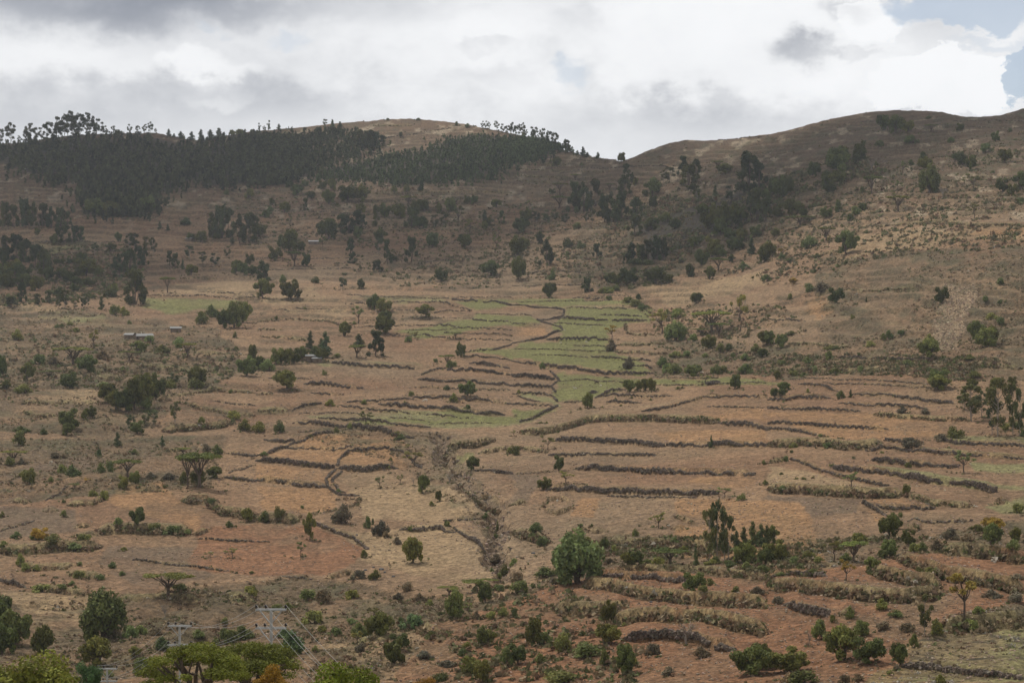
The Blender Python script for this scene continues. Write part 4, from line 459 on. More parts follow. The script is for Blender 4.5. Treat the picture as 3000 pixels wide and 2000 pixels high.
def tube(pts, rad, sides=6):
    pts = np.array(pts, float); n = len(pts); V = []
    for q in range(n):
        d = pts[min(q + 1, n - 1)] - pts[max(q - 1, 0)]; d /= np.linalg.norm(d) + 1e-9
        u = np.cross(d, [0.3, 1, .1]); u /= np.linalg.norm(u) + 1e-9; w = np.cross(d, u)
        for s in range(sides):
            a = 2 * math.pi * s / sides; V.append(pts[q] + rad[q] * (math.cos(a) * u + math.sin(a) * w))
    F = [(q * sides + s, q * sides + (s + 1) % sides, (q + 1) * sides + (s + 1) % sides, (q + 1) * sides + s) for q in range(n - 1) for s in range(sides)]
    return np.array(V), np.array(F)
def join(parts):
    V, F, o = [], [], 0
    for v, f in parts: V.append(v); F.append(f + o); o += len(v)
    return np.concatenate(V), np.concatenate(F)
def limb(p0, p1, r0, r1, rng, bend=.1, n=5):
    p0, p1 = np.array(p0, float), np.array(p1, float); L = np.linalg.norm(p1 - p0)
    off = rng.normal(size=3) * bend * L; t = np.linspace(0, 1, n)
    pts = p0 + (p1 - p0) * t[:, None] + off * (np.sin(t * math.pi))[:, None]
    return tube(pts, r0 + (r1 - r0) * t)
def rnd_lobes(rng, k, zc, rxy, rz, lr):
    out = []
    for _ in range(k):
        d = rng.normal(size=3); d /= np.linalg.norm(d); s = rng.uniform(.45, 1.0)
        l = lr * rng.uniform(.7, 1.25)
        out.append((d[0] * rxy * s, d[1] * rxy * s, zc + d[2] * rz * s, l, l, l * .9))
    return out
def proto(kind, seed, dens=1.0, fine=1.0):
    rng = np.random.default_rng(seed * 7 + 13); T = []
    n = lambda q: int(q * dens / fine ** 1.6)
    if kind == 'r':       # dense round broadleaf, width 1
        lob = rnd_lobes(rng, 15, .56, .36, .29, .13) + [(rng.uniform(-.1, .1), rng.uniform(-.1, .1), .56, .19, .19, .19)]
        cr = crown(lob, n(2800), .043 * fine, seed, shell=.3, tint=(.45, 1.5))
        T.append(limb((0, 0, -.05), (.03, 0, .45), .035, .022, rng)); 
        for _ in range(4): T.append(limb((0, 0, .2), (*rng.uniform(-.28, .28, 2), rng.uniform(.5, .7)), .018, .006, rng))
    elif kind == 'p':     # weeping pepper tree
        lob = []
        for _ in range(34):
            a = rng.uniform(0, 6.28); ct = rng.uniform(-.75, 1.0); st_ = math.sqrt(1 - ct * ct)
            lob.append((math.cos(a) * .33 * st_, math.sin(a) * .33 * st_, .56 + .30 * ct, .11, .11, .13 + .07 * rng.random()))
        lob.append((0, 0, .58, .30, .30, .28))
        cr = crown(lob, n(4200), .036 * fine, seed, droop=.12, shell=.3, asp=2.2, tint=(.45, 1.6))
        T.append(limb((0, 0, -.05), (.02, 0, .4), .06, .035, rng))
        for _ in range(6): T.append(limb((0, 0, .12), (*rng.uniform(-.3, .3, 2), rng.uniform(.4, .75)), .03, .008, rng))
    elif kind == 'e':     # airy tall eucalyptus, width .45
        lob = []
        for q in range(13):
            z = rng.uniform(.26, .95); w = .17 * (1.15 - abs(z - .65) * 1.8); a = rng.uniform(0, 6.28)
            lob.append((math.cos(a) * w, math.sin(a) * w, z, rng.uniform(.06, .11), rng.uniform(.06, .11), rng.uniform(.06, .11)))
            T.append(limb((0, 0, z - .18), (math.cos(a) * w, math.sin(a) * w, z), .007, .003, rng, .06))
        lob.append((0, 0, .9, .06, .06, .09))
        cr = crown(lob, n(1300), .030 * fine, seed, shell=.4, asp=2, tint=(.55, 1.25))
        T.append(limb((0, 0, -.03), (.01, 0, .95), .014, .004, rng, .02, 8))
    elif kind == 'E':     # dense eucalyptus clump, width .55
        lob = []
        for q in range(18):
            z = rng.uniform(.14, .92); w = .27 * min(1.0, 1.25 * (1.05 - z) + .25) * rng.uniform(.3, 1); a = rng.uniform(0, 6.28)
            lob.append((math.cos(a) * w, math.sin(a) * w, z, .085, .085, .11))
        cr = crown(lob, n(2200), .036 * fine, seed, shell=.42, asp=1.8, tint=(.5, 1.3))
        T.append(limb((0, 0, -.03), (0, 0, .85), .018, .005, rng, .02))
        T.append(limb((.03, 0, -.03), (.14, 0, .6), .012, .004, rng, .05)); T.append(limb((-.02, .02, -.03), (-.13, .03, .6), .012, .004, rng, .05))
    elif kind == 'a':     # flat umbrella acacia, unit height = 1, width 1
        lob = []
        for q in range(16):
            a = rng.uniform(0, 6.28); rr = .40 * math.sqrt(rng.random()); lob.append((math.cos(a) * rr, math.sin(a) * rr, .90 - rr * .12 + rng.uniform(-.04, .03), .15, .15, .045))
        cr = crown(lob, n(2300), .032 * fine, seed, shell=.4, asp=1.6, tint=(.6, 1.35))
        T.append(limb((0, 0, -.05), (.02, 0, .33), .040, .03, rng, .05))
        for q in range(9):
            a = q * .7 + rng.uniform(-.2, .2); rr = rng.uniform(.15, .36); m_ = (math.cos(a) * rr * .45, math.sin(a) * rr * .45, .62)
            T.append(limb((.02, 0, .30), m_, .024, .013, rng, .05)); T.append(limb(m_, (math.cos(a) * rr, math.sin(a) * rr, .88), .013, .005, rng, .05))
            T.append(limb(m_, (math.cos(a + .6) * rr, math.sin(a + .6) * rr, .88), .009, .004, rng, .05))
    elif kind == 'A':     # near acacia with layered, gently domed crown
        lob = []
        for q in range(60):
            a = rng.uniform(0, 6.28); rr = .42 * math.sqrt(rng.random()); l = rng.uniform(.07, .13)
            lob.append((math.cos(a) * rr, math.sin(a) * rr, .92 - rr * rr * 1.5 - (rng.random() ** 2) * .22, l, l, l * .5))
        cr = crown(lob, n(5200), .030 * fine, seed, shell=.4, asp=1.6, tint=(.5, 1.45))
        for q in range(11):
            a = q * .6 + rng.uniform(-.2, .2); rr = rng.uniform(.15, .38); m_ = (math.cos(a) * rr * .5, math.sin(a) * rr * .5, .55)
            T.append(limb((.02, 0, .25), m_, .03, .016, rng, .1)); T.append(limb(m_, (math.cos(a) * rr, math.sin(a) * rr, .84 - rr * rr), .016, .005, rng, .1))
            T.append(limb(m_, (math.cos(a + .6) * rr, math.sin(a + .6) * rr, .84 - rr * rr), .012, .004, rng, .1))
    elif kind == 't':     # open tree
        lob = []
        for q in range(10):
            a = rng.uniform(0, 6.28); rr = rng.uniform(.1, .36); z = rng.uniform(.5, .9); l = rng.uniform(.07, .13)
            lob.append((math.cos(a) * rr, math.sin(a) * rr, z, l, l, l * .7))
            T.append(limb((0, 0, .3 + .1 * rng.random()), (math.cos(a) * rr, math.sin(a) * rr, z), .014, .004, rng, .08))
        cr = crown(lob, n(1000), .036 * fine, seed, shell=.5)
        T.append(limb((0, 0, -.05), (0, 0, .42), .026, .016, rng, .08))
    elif kind == 'k':     # pointed conifer / young eucalyptus, width .5
        lob = []
        for q in range(14):
            z = .10 + .84 * q / 13; w = .19 * (1.02 - z) ** .8; a = rng.uniform(0, 6.28)
            lob.append((math.cos(a) * w * .5, math.sin(a) * w * .5, z, w * .75 + .03, w * .75 + .03, .08))
        cr = crown(lob, n(1500), .034 * fine, seed, shell=.25, tint=(.55, 1.3))
        T.append(limb((0, 0, -.05), (0, 0, .8), .02, .005, rng, .01))
    elif kind == 'x':     # bare tree
        cr = crown([(0, 0, .75, .3, .3, .2)], 60, .02, seed)
        T.append(limb((0, 0, -.05), (.03, 0, .4), .035, .024, rng, .08))
        for q in range(12):
            a = rng.uniform(0, 6.28); rr = rng.uniform(.15, .38); z = rng.uniform(.6, .98); m_ = np.array((math.cos(a) * rr * .5, math.sin(a) * rr * .5, .35 + (z - .35) * .6))
            T.append(limb((.02, 0, .33), m_, .017, .009, rng, .1))
            for s in range(4): T.append(limb(m_, (math.cos(a + rng.uniform(-.7, .7)) * rr, math.sin(a + rng.uniform(-.7, .7)) * rr, z * rng.uniform(.85, 1.05)), .008, .002, rng, .08, 4))
    else:                 # shrubs b d g, width 1, unit height
        sh = 1.0
        lob = []
        for q in range(11):
            a = rng.uniform(0, 6.28); rr = .30 * math.sqrt(rng.random()); l = rng.uniform(.14, .24); lob.append((math.cos(a) * rr, math.sin(a) * rr, max(.16, .62 - rr * .9 + rng.uniform(-.2, .12)), l, l, l))
        cr = crown(lob, n(1100), .060 * fine, seed, shell=.35, tint=(.5, 1.45))
        for q in range(6):
            T.append(limb((0, 0, -.08), (*rng.uniform(-.3, .3, 2), rng.uniform(.4, .7)), .02, .008, rng, .1, 4))
    tv, tf = join(T)
    cv = cr[0]; top = np.percentile(cv[:, 2], 99.5); hw = np.percentile(np.hypot(cv[:, 0], cv[:, 1]), 97) * 2
    LOW = {'r': .13, 'p': .05, 'b': .0, 'd': .0, 'g': .0, 'E': .04, 'k': .03}.get(kind)
    fx = WID[kind] / hw; bot = np.percentile(cv[:, 2], 1.5)
    if LOW is None: fz = 1 / top; oz = 0
    else: fz = (1 - LOW) / (top - bot); oz = LOW - bot * fz
    cv[:, 2] = cv[:, 2] * fz + oz; cv[:, :2] *= fx; tv[:, 2] *= (1 / top if LOW is None else .97); tv[:, :2] *= fx
    name = {'r': 'round', 'p': 'pepper', 'e': 'eucalyptus', 'E': 'eucalyptus', 'a': 'acacia', 't': 'open', 'k': 'conifer', 'x': 'bare'}.get(kind, 'shrub')
    lm = DRY if kind == 'd' else LEAF
    cm = make_mesh(name + '_crown', cr[0], cr[1], [lm], False, cr[2])
    tm = make_mesh(name + '_trunk', tv, tf, [PALEBARK if kind in 'ex' else BARK], True)
    return cm, tm
NVAR = {'r': 5, 'p': 2, 'e': 4, 'E': 4, 'a': 3, 't': 3, 'k': 3, 'x': 2, 'b': 5, 'd': 3, 'g': 2}
WID = {'A': .95, 'r': .90, 'p': .84, 'e': .36, 'E': .44, 'a': .98, 't': .80, 'k': .44, 'x': .76, 'b': .86, 'd': .86, 'g': .86}
DEFW = {'r': 1.0, 'p': .85, 'e': .5, 'E': .5, 'a': 1.3, 't': .8, 'k': .5, 'x': .7, 'b': 1.1, 'd': 1.1, 'g': 1.0, 'o': 1.1, 'O': 1.0}
PROTO = {}
for _k, _n in NVAR.items(): PROTO[_k] = [proto(_k, s + 1) for s in range(_n)]
NAMEOF = {'A': ('acacia_tree', 'tree'), 'r': ('round_tree', 'tree'), 'p': ('pepper_tree', 'tree'), 'e': ('eucalyptus_tree', 'tree'), 'E': ('eucalyptus_tree', 'tree'), 'a': ('acacia_tree', 'tree'), 't': ('open_tree', 'tree'),
          'k': ('pointed_tree', 'tree'), 'x': ('bare_tree', 'tree'), 'b': ('shrub', 'shrub'), 'd': ('dry_shrub', 'shrub'), 'g': ('shrub', 'shrub'), 'o': ('autumn_tree', 'tree'), 'O': ('autumn_tree', 'tree')}
TINT = {'r': (.80, .84, .60), 'p': (.95, 1.06, .9), 'e': (.62, .68, .64), 'E': (.60, .66, .58), 'a': (.95, 1.02, .62), 't': (1.15, 1.15, .95), 'k': (.60, .74, .76), 'x': (1, 1, 1),
        'b': (.98, 1.05, .82), 'd': (.75, .78, .78), 'g': (.68, .86, .76), 'o': (2.2, 1.35, .6), 'O': (1.8, 1.3, .75)}
things = []      # (object, kind, u, v, height m, width m)
trng = random.Random(4)
def put_tree(kind, u, v, hpx, wpx, pos=None, protos=None):
    base = {'o': 'r', 'O': 't'}.get(kind, kind)
    P = protos or PROTO[base][trng.randrange(len(PROTO[base]))]
    if pos is None: x, y, z = ground(u, v)
    else: x, y, z = pos
    h = hpx * y / FPX; w = wpx * 1.1 * y / FPX / WID[base]
    nm, cat = NAMEOF[kind]
    root = bpy.data.objects.new(nm, None); C.objects.link(root)
    root.empty_display_size = .5
    root.location = (x, y, z); root.rotation_euler = (0, 0, trng.uniform(0, 6.28)); root.scale = (w, w, h)
    t = TINT[kind]; q = trng.uniform(.68, 1.35) * (.82 + .25 * (v > 900)); g = trng.uniform(-.12, .16)
    cr = bpy.data.objects.new('crown', P[0]); C.objects.link(cr); cr.parent = root; cr.color = (t[0] * q * (1 + g), t[1] * q, t[2] * q * (1 - g), 1)
    tr = bpy.data.objects.new('stem' if cat == 'shrub' else 'trunk', P[1]); C.objects.link(tr); tr.parent = root
    root['category'] = cat; things.append([root, kind, u, v, h, w * WID[base]])
    return root
for tile, k, nums in parse(TREES):
    if len(nums) < 3: continue
    ox, oy, s = TILES[tile]; u, v, h = ox + nums[0] * s, oy + nums[1] * s, nums[2] * s
    if h < 1.5: continue
    w = nums[3] * s if len(nums) > 3 else h * DEFW[k]
    i0 = np.interp(u, ucols, skyv)
    put_tree(k, u, max(v, i0 + 2), h, w)

# young eucalyptus and tall trees standing close together on the left hill: two woods
def wood(name, polys, count, kinds, hm, seed, tint, dens_noise=0.0):
    rng = np.random.default_rng(seed); parts = []; allV, allF, allC, o = [], [], [], 0
    pu, pv = [], []
    for poly in polys:
        P = np.array(poly); lo, hi = P.min(0), P.max(0); c = rng.uniform(lo, hi, (count * 4, 2))
        c = c[inpoly(c[:, 0], c[:, 1], poly)]
        pu.append(c[:, 0]); pv.append(c[:, 1])
    U, W = np.concatenate(pu), np.concatenate(pv)
    sel = rng.permutation(len(U))[:count * 3]; U, W = U[sel] + rng.normal(size=len(sel)) * 30, W[sel] + np.abs(rng.normal(size=len(sel))) * 11
    X, Y, Zz = groundv(U, W)
    dn = fbm(X / 40., Y / 40., 4, seed); keep = dn > dens_noise; U, W, X, Y, Zz = U[keep][:count], W[keep][:count], X[keep][:count], Y[keep][:count], Zz[keep][:count]
    tmpl = []
    for q in range(5):
        rg = np.random.default_rng(seed + q); K_ = kinds
        lob = []
        for s in range(7):
            z = rg.uniform(.2, .9); a = rg.uniform(0, 6.28); w = .2 * (1.15 - z) if K_ == 'k' else .17 * rg.random()
            lob.append((math.cos(a) * w, math.sin(a) * w, z, .10, .10, .14))
        cv = crown(lob, 120, .10, seed + q, shell=.35, asp=1.7, tint=(.5, 1.4)); tmpl.append(cv)
    n = len(X); H = hm * rng.uniform(.6, 1.25, n); an = rng.uniform(0, 6.28, n); k = rng.integers(0, 5, n)
    for q in range(5):
        idx = np.where(k == q)[0]; v0, f0, c0 = tmpl[q]; m = len(v0)
        ca, sa = np.cos(an[idx])[:, None], np.sin(an[idx])[:, None]; h = H[idx][:, None]
        vx = (v0[None, :, 0] * ca - v0[None, :, 1] * sa) * h + X[idx][:, None]; vy = (v0[None, :, 0] * sa + v0[None, :, 1] * ca) * h + Y[idx][:, None]
        vz = v0[None, :, 2] * h + Zz[idx][:, None]
        allV.append(np.stack([vx, vy, vz], -1).reshape(-1, 3)); allF.append((f0[None] + (np.arange(len(idx)) * m)[:, None, None]).reshape(-1, 4) + o); o += m * len(idx)
        tn = rng.uniform(.5, 1.5, len(idx)); allC.append((c0[None] * tn[:, None, None] * np.array(tint)).reshape(-1, 3))
    ob = bpy.data.objects.new(name, make_mesh(name, np.concatenate(allV), np.concatenate(allF), [LEAF], False, np.concatenate(allC))); C.objects.link(ob)
    ob['kind'] = 'stuff'; return ob
w1 = [tl('A0', [0, 580, 100, 570, 230, 530, 600, 500, 1000, 490, 1450, 490, 1560, 510, 1700, 550, 2000, 540, 2352, 480, 2352, 880, 2150, 930, 1950, 940, 1800, 900, 1600, 960, 1450, 990, 1480, 1100, 1400, 1180, 1050, 1230, 760, 1180, 730, 1000, 700, 880, 450, 890, 300, 830, 60, 780, 0, 700]),
      tl('A1', [0, 480, 250, 510, 420, 600, 330, 800, 230, 880, 0, 880])]
wd = wood('hillside_wood', w1, 4600, 'e', 7.5, 3, (.46, .47, .46), .32)
wd['label'] = 'dark eucalyptus wood covering the top of the left hill'; wd['category'] = 'wood'
w2 = [tl('A1', [560, 800, 800, 750, 1000, 690, 1250, 610, 1500, 590, 1650, 520, 1900, 450, 2100, 450, 2352, 490, 2352, 720, 2230, 800, 2200, 850, 1850, 880, 1600, 890, 1450, 930, 1050, 890, 800, 890, 550, 860]),
      tl('A2', [0, 490, 200, 515, 400, 560, 400, 590, 230, 580, 100, 680, 0, 700])]
wd = wood('young_plantation', w2, 3600, 'k', 4.4, 8, (.48, .60, .55), .28)
wd['label'] = 'blue-green young eucalyptus plantation on the rounded hill below the summit field'; wd['category'] = 'plantation'
w3 = [tl('A1', [0, 480, 500, 400, 900, 420, 1180, 520, 1100, 600, 700, 720, 400, 800, 0, 900])]
wd = wood('scattered_young_trees', w3, 1100, 'e', 5.4, 12, (.44, .48, .45), .30)
wd['label'] = 'scattered small dark trees between the wood and the plantation'; wd['category'] = 'young trees'

# ---------------------------------------------------------------- near trees whose crowns rise into the frame from below
def near_ground(u, Y):
    i0 = float(np.interp(u, ucols, np.arange(NU))); i0 = min(int(i0), NU - 2)
    x_ = Y / GY[i0, -1]
    return PX[i0, -1] / GY[i0, -1] * Y, Y, PZ0[i0, -1] * x_ ** 0.62
def near_tree(kind, u, vtop, wpx, Y, tint, seed, fine=.5, label='', thick=.85):
    x, y, z = near_ground(u, Y); t = (1000 - vtop) / FPX; zt = (SP + t * CP) / (CP - t * SP) * Y
    h = zt - z; w = wpx * Y / FPX / WID[kind]
    P = proto(kind, seed, 1.0, fine)
    for m_ in P:
        co = np.empty(len(m_.vertices) * 3, np.float32); m_.vertices.foreach_get('co', co); co = co.reshape(-1, 3)
        co[:, :2] *= w; co[:, 2] = (co[:, 2] - 1) * w * thick + h; m_.vertices.foreach_set('co', co.ravel()); m_.update()
    nm, cat = NAMEOF[kind]; root = bpy.data.objects.new(nm, None); C.objects.link(root)
    root.location = (x, y, z); root.rotation_euler = (0, 0, seed)
    cr = bpy.data.objects.new('crown', P[0]); C.objects.link(cr); cr.parent = root; cr.color = (*tint, 1)
    lv, lf = limb((0, 0, -.2), (0, 0, h - w * thick * .9), .30, .22, np.random.default_rng(seed), .02)
    co = np.empty(len(P[1].vertices) * 3, np.float32); P[1].vertices.foreach_get('co', co); fc = np.array([p.vertices[:] for p in P[1].polygons])
    tv, tf = join([(co.reshape(-1, 3), fc), (lv, lf)])
    tr = bpy.data.objects.new('trunk', make_mesh('near_trunk', tv, tf, [BARK], True)); C.objects.link(tr); tr.parent = root
    root['category'] = cat; root['label'] = label
    return root
near_tree('r', 110, 1918, 300, 92, (1.0, 1.0, .40), 101, .42, label='bright yellow-green leafy tree crown at the bottom left corner')
near_tree('r', 262, 1945, 90, 118, (.5, .85, .75), 111, label='small blue-green leafy crown just right of the bright leafy tree at bottom left')
near_tree('A', 570, 1890, 330, 112, (.92, .98, .30), 103, .40, label='yellow-green flat-topped acacia at the bottom below the left power pole', thick=.72)
near_tree('A', 750, 1884, 300, 124, (.80, .84, .30), 104, .40, label='olive flat-topped acacia hiding the foot of the large power pole', thick=.72)
near_tree('r', 800, 1948, 140, 84, (1.9, 1.05, .35), 105, label='orange-tinged leafy crown at the bottom edge between the acacia and the bright green tree')
near_tree('r', 1000, 1952, 240, 78, (1.05, 1.2, .32), 106, .42, label='bright green leafy crown at the bottom edge under the power lines')
near_tree('r', 1250, 1985, 90, 150, (1.7, .9, .4), 107, label='small reddish-orange crown on the bottom edge near the middle')
# ---------------------------------------------------------------- dry stone walls, banks and scrub
CUBE = np.array([[-1, -1, -1], [1, -1, -1], [1, 1, -1], [-1, 1, -1], [-1, -1, 1], [1, -1, 1], [1, 1, 1], [-1, 1, 1]], float) * .5
CF = np.array([[0, 3, 2, 1], [4, 5, 6, 7], [0, 1, 5, 4], [1, 2, 6, 5], [2, 3, 7, 6], [3, 0, 4, 7]])
def stones(P, S, rng, tint):
    n = len(P); V = CUBE[None] * (1 + rng.uniform(-.28, .28, (n, 8, 3))); V = V * (S[:, None, None] * rng.uniform(.7, 1.3, (n, 1, 3)))
    a, b_ = rng.uniform(0, 6.28, n), rng.uniform(-.5, .5, n)
    ca, sa, cb, sb = np.cos(a)[:, None], np.sin(a)[:, None], np.cos(b_)[:, None], np.sin(b_)[:, None]
    x, y, z = V[..., 0], V[..., 1], V[..., 2]; y, z = y * cb - z * sb, y * sb + z * cb; x, y = x * ca - y * sa, x * sa + y * ca
    V = np.stack([x, y, z], -1) + P[:, None]
    F = (CF[None] + (np.arange(n) * 8)[:, None, None]).reshape(-1, 4)
    c = np.array(tint)[None] * rng.uniform(.55, 1.5, (n, 1)) * rng.uniform(.93, 1.07, (n, 3)); c = np.clip(c, 0, .6)
    return V.reshape(-1, 3), F, np.repeat(c, 8, 0)
srng = np.random.default_rng(77)
tufts = []       # (x, y, z, size, colour row)
TC = np.array([[.260, .195, .115], [.150, .132, .066], [.120, .132, .050], [.250, .195, .125], [.175, .112, .068], [.42, .38, .31]])
def along(pts, step_px=6):
    out = []
    for q in range(len(pts) - 1):
        (a, b_), (c, d) = pts[q], pts[q + 1]; n = max(2, int(math.hypot(c - a, d - b_) / step_px)); tq = np.arange(n) / n
        out.append(np.stack([a + (c - a) * tq, b_ + (d - b_) * tq], 1))
    out.append(np.array([pts[-1]])); return np.concatenate(out)
nwall = 0
for (k, tile, pts) in wall_list:
    A = along(pts, 5); wob = (fbm(A[:, 0] / 50., A[:, 1] / 50., 3, 90) - .5) * 7; A[:, 1] += wob * .25
    x, y, z = groundv(A[:, 0], A[:, 1]); L = np.concatenate([[0], np.cumsum(np.hypot(np.diff(x), np.diff(y)))]); T = L[-1]
    ym = y.mean(); st = max(.26, ym * .00046)
    def at(s): return np.interp(s, L, x), np.interp(s, L, y), np.interp(s, L, z)
    if k in 'sSt':
        hgt = {'s': .48, 'S': .72, 't': .28}[k] * (.8 + .4 * srng.random()); wd = {'s': .5, 'S': .9, 't': .3}[k]
        lay = max(1, int(round(hgt / st))); n = int(T / st * 1.15 * lay * max(1, wd / st * .8)) + 4
        s = srng.uniform(0, T, n); hx, hy, hz = at(s); bro = fbm(s / 9., s * 0 + nwall, 3, 91); ok = bro > .22
        nn = np.hypot(np.interp(s + .5, L, x) - np.interp(s - .5, L, x), 1e-6)
        hl = srng.random(n) * hgt * np.clip((bro - .25) * 3.0, .35, 1.2)
        off = srng.uniform(-.5, .5, n) * wd * (1.2 - .6 * hl / hgt)
        P = np.stack([hx + srng.normal(size=n) * .1, hy + off, hz + hl - .1], 1)[ok]
        v, f, c = stones(P, np.full(len(P), st * 1.1), srng, (.130, .104, .082)); c = c * np.repeat((.65 + .9 * fbm(s[ok] / 5., s[ok] * 0 + nwall, 3, 92))[:, None], 8, 0)
        ob = bpy.data.objects.new('stone_wall', make_mesh('stone_wall', v, f, [STONE], False, c)); C.objects.link(ob)
        ob['category'] = 'wall'; things.append([ob, 'W' + k, (pts[0][0] + pts[-1][0]) / 2, (pts[0][1] + pts[-1][1]) / 2, hgt, T])
        nwall += 1
        nt_ = int(T / max(.8, ym * .0016) * .5)
        tw, ts, cs = wd, .55, (0, 4)
    elif k == 'e': nt_ = int(T / max(.6, ym * .0012) * 1.0); tw, ts = 1.2, .6
    elif k == 'b': nt_ = int(T / max(.5, ym * .0011) * 2.4); tw, ts = 1.5, .62
    else: nt_ = int(T / max(.5, ym * .0011) * 5.0); tw, ts = 2.4, .85
    s = srng.uniform(0, T, nt_); hx, hy, hz = at(s); off = srng.normal(size=nt_) * tw * .6
    sz = ts * srng.uniform(.45, 1.4, nt_) * (.8 + ym / 1500.)
    ci = srng.choice(6, nt_, p=[.30, .22, .13, .14, .20, .01])
    tufts.append(np.stack([hx + srng.normal(size=nt_) * .3, hy + off, hz - .05 + np.clip(off, -2, 2) * .1, sz, ci], 1))
# undergrowth round the feet of trees
for (_o, k, u, v_, hh_, ww_) in things:
    if k[0] == 'W': continue
    n = int(min(26, 3 + ww_ * 2.2)); x0, y0, z0 = ground(u, v_)
    if zone.get('r') is not None and v_ > 1650 and k in 'b': n = 3
    U_ = u + srng.normal(size=n) * ww_ * .55 * FPX / y0; V_2 = v_ + srng.normal(size=n) * ww_ * .10 * FPX / y0
    x, y, z = groundv(U_, V_2); tufts.append(np.stack([x, y, z - .05, srng.uniform(.3, .8, n) * (.7 + y0 / 1100.), srng.choice(6, n, p=[.3, .27, .2, .1, .13, 0])], 1))
# scrub scattered over hillsides
def scatter(mask_fn, n, smin, smax, pr, thr=.5, sc=10., seed=5, vlo=330, vhi=2058, thin=True):
    rg = np.random.default_rng(seed); U = rg.uniform(-420, 3440, int(n * 3.5)); Vv = rg.uniform(vlo, vhi, int(n * 3.5))
    ii = np.clip(colidx(U).astype(int), 0, NU - 1); sv = skyv[ii]; ok = Vv > sv + 1; U, Vv, ii, sv = U[ok], Vv[ok], ii[ok], sv[ok]
    jj = ((Vv - sv) / (VB - sv) * (NR - 1)).astype(int); w = mask_fn(ii, jj)
    x, y, z = groundv(U, Vv); d = fbm(x / sc, y / (sc * 1.4), 3, seed); keep = (rg.random(len(U)) < w) & (d > thr)
    x, y, z = x[keep][:int(n * 1.25)], y[keep][:int(n * 1.25)], z[keep][:int(n * 1.25)]; m = len(x)
    tufts.append(np.stack([x, y, z - .05, rg.uniform(smin, smax, m) * (.55 + y / 900.), rg.choice(6, m, p=pr)], 1))
RG = np.clip(Z['s'] * (1 - .85 * FG) + gul * .12 + (GV < 640) * .5 * (1 - Z['g']), 0, 1) * (1 - Z.get('r', 0)) * (1 - Z['g']) * (1 - Z['P'] * .8)
scatter(lambda i, j: RG[i, j] * np.clip((GV[i, j] - 380) / 150, .3, 1), 30000, .35, .9, [.34, .22, .10, .18, .15, .01], .46, 11., 6)
FD = np.clip(1 - RG, 0, 1) * (1 - .8 * Z['g'])
scatter(lambda i, j: FD[i, j], 1800, .2, .5, [.2, .25, .3, .1, .14, .01], .56, 8., 7)
BR = np.clip((GU - 1400) / 300, 0, 1) * np.clip((GV - 1560) / 60, 0, 1) * (1 - Z['r']) * (1 - Z['y'])
scatter(lambda i, j: BR[i, j], 3600, .35, .85, [.30, .18, .12, .16, .16, .08], .42, 9., 8, 1500)
WF = np.clip((GU - 1700) / 300, 0, 1) * np.clip((GV - 1560) / 80, 0, 1) * (1 - Z['r'])
scatter(lambda i, j: WF[i, j], 1500, .45, .85, [0, 0, 0, .2, 0, .8], .58, 6., 9, 1500)
BL = np.clip((GV - 1700) / 60, 0, 1) * np.clip((1500 - GU) / 200, 0, 1) * (1 - Z['p']) * (1 - Z['r'])
scatter(lambda i, j: BL[i, j], 2800, .35, .95, [.30, .22, .16, .12, .19, .01], .45, 10., 10, 1650)
def thicket(tile, poly, n, smin, smax, pr, seed):
    P = np.array(tl(tile, poly)); rg = np.random.default_rng(seed); c = rg.uniform(P.min(0), P.max(0), (n * 4, 2)); c = c[inpoly(c[:, 0], c[:, 1], [tuple(q) for q in P])]
    x, y, z = groundv(c[:, 0], c[:, 1]); d = fbm(x / 22., y / 30., 3, seed); k_ = d > .44; x, y, z = x[k_][:n], y[k_][:n], z[k_][:n]; m = len(x)
    tufts.append(np.stack([x, y, z - .05, rg.uniform(smin, smax, m), rg.choice(6, m, p=pr)], 1))
PG = [.18, .40, .26, .04, .12, 0]
thicket('F', [1420, 480, 1560, 430, 1800, 400, 1980, 350, 2050, 400, 1850, 480, 1700, 560, 1560, 600, 1480, 660, 1380, 660, 1380, 560], 3200, 1.3, 3.4, PG, 51)
thicket('F', [1500, 800, 1900, 810, 2352, 830, 2352, 880, 1800, 860, 1540, 850], 1500, .7, 1.7, PG, 52)
thicket('F', [1450, 690, 1600, 700, 1800, 700, 1860, 760, 1700, 780, 1520, 770], 500, .8, 2.0, PG, 53)
thicket('F', [0, 760, 300, 780, 560, 800, 520, 880, 0, 900], 900, .8, 2.0, PG, 54)
thicket('F', [0, 560, 330, 560, 330, 680, 0, 700], 1400, 1.2, 3.0, PG, 55)
thicket('F', [540, 440, 900, 430, 1300, 480, 1400, 640, 900, 640, 540, 560], 1800, 1.0, 2.6, PG, 56)
thicket('F', [900, 480, 1450, 500, 1400, 660, 900, 660], 1100, .9, 2.3, PG, 60)
thicket('F', [1100, 1340, 1280, 1330, 1500, 1500, 1450, 1568, 1050, 1568, 1000, 1420], 600, .6, 1.4, PG, 57)
thicket('F', [1300, 1250, 2352, 1230, 2352, 1340, 1700, 1330, 1400, 1300], 900, .5, 1.2, PG, 58)
thicket('F', [1900, 430, 2352, 300, 2352, 560, 2000, 600, 1800, 640, 1650, 640], 2200, .9, 2.3, PG, 59)
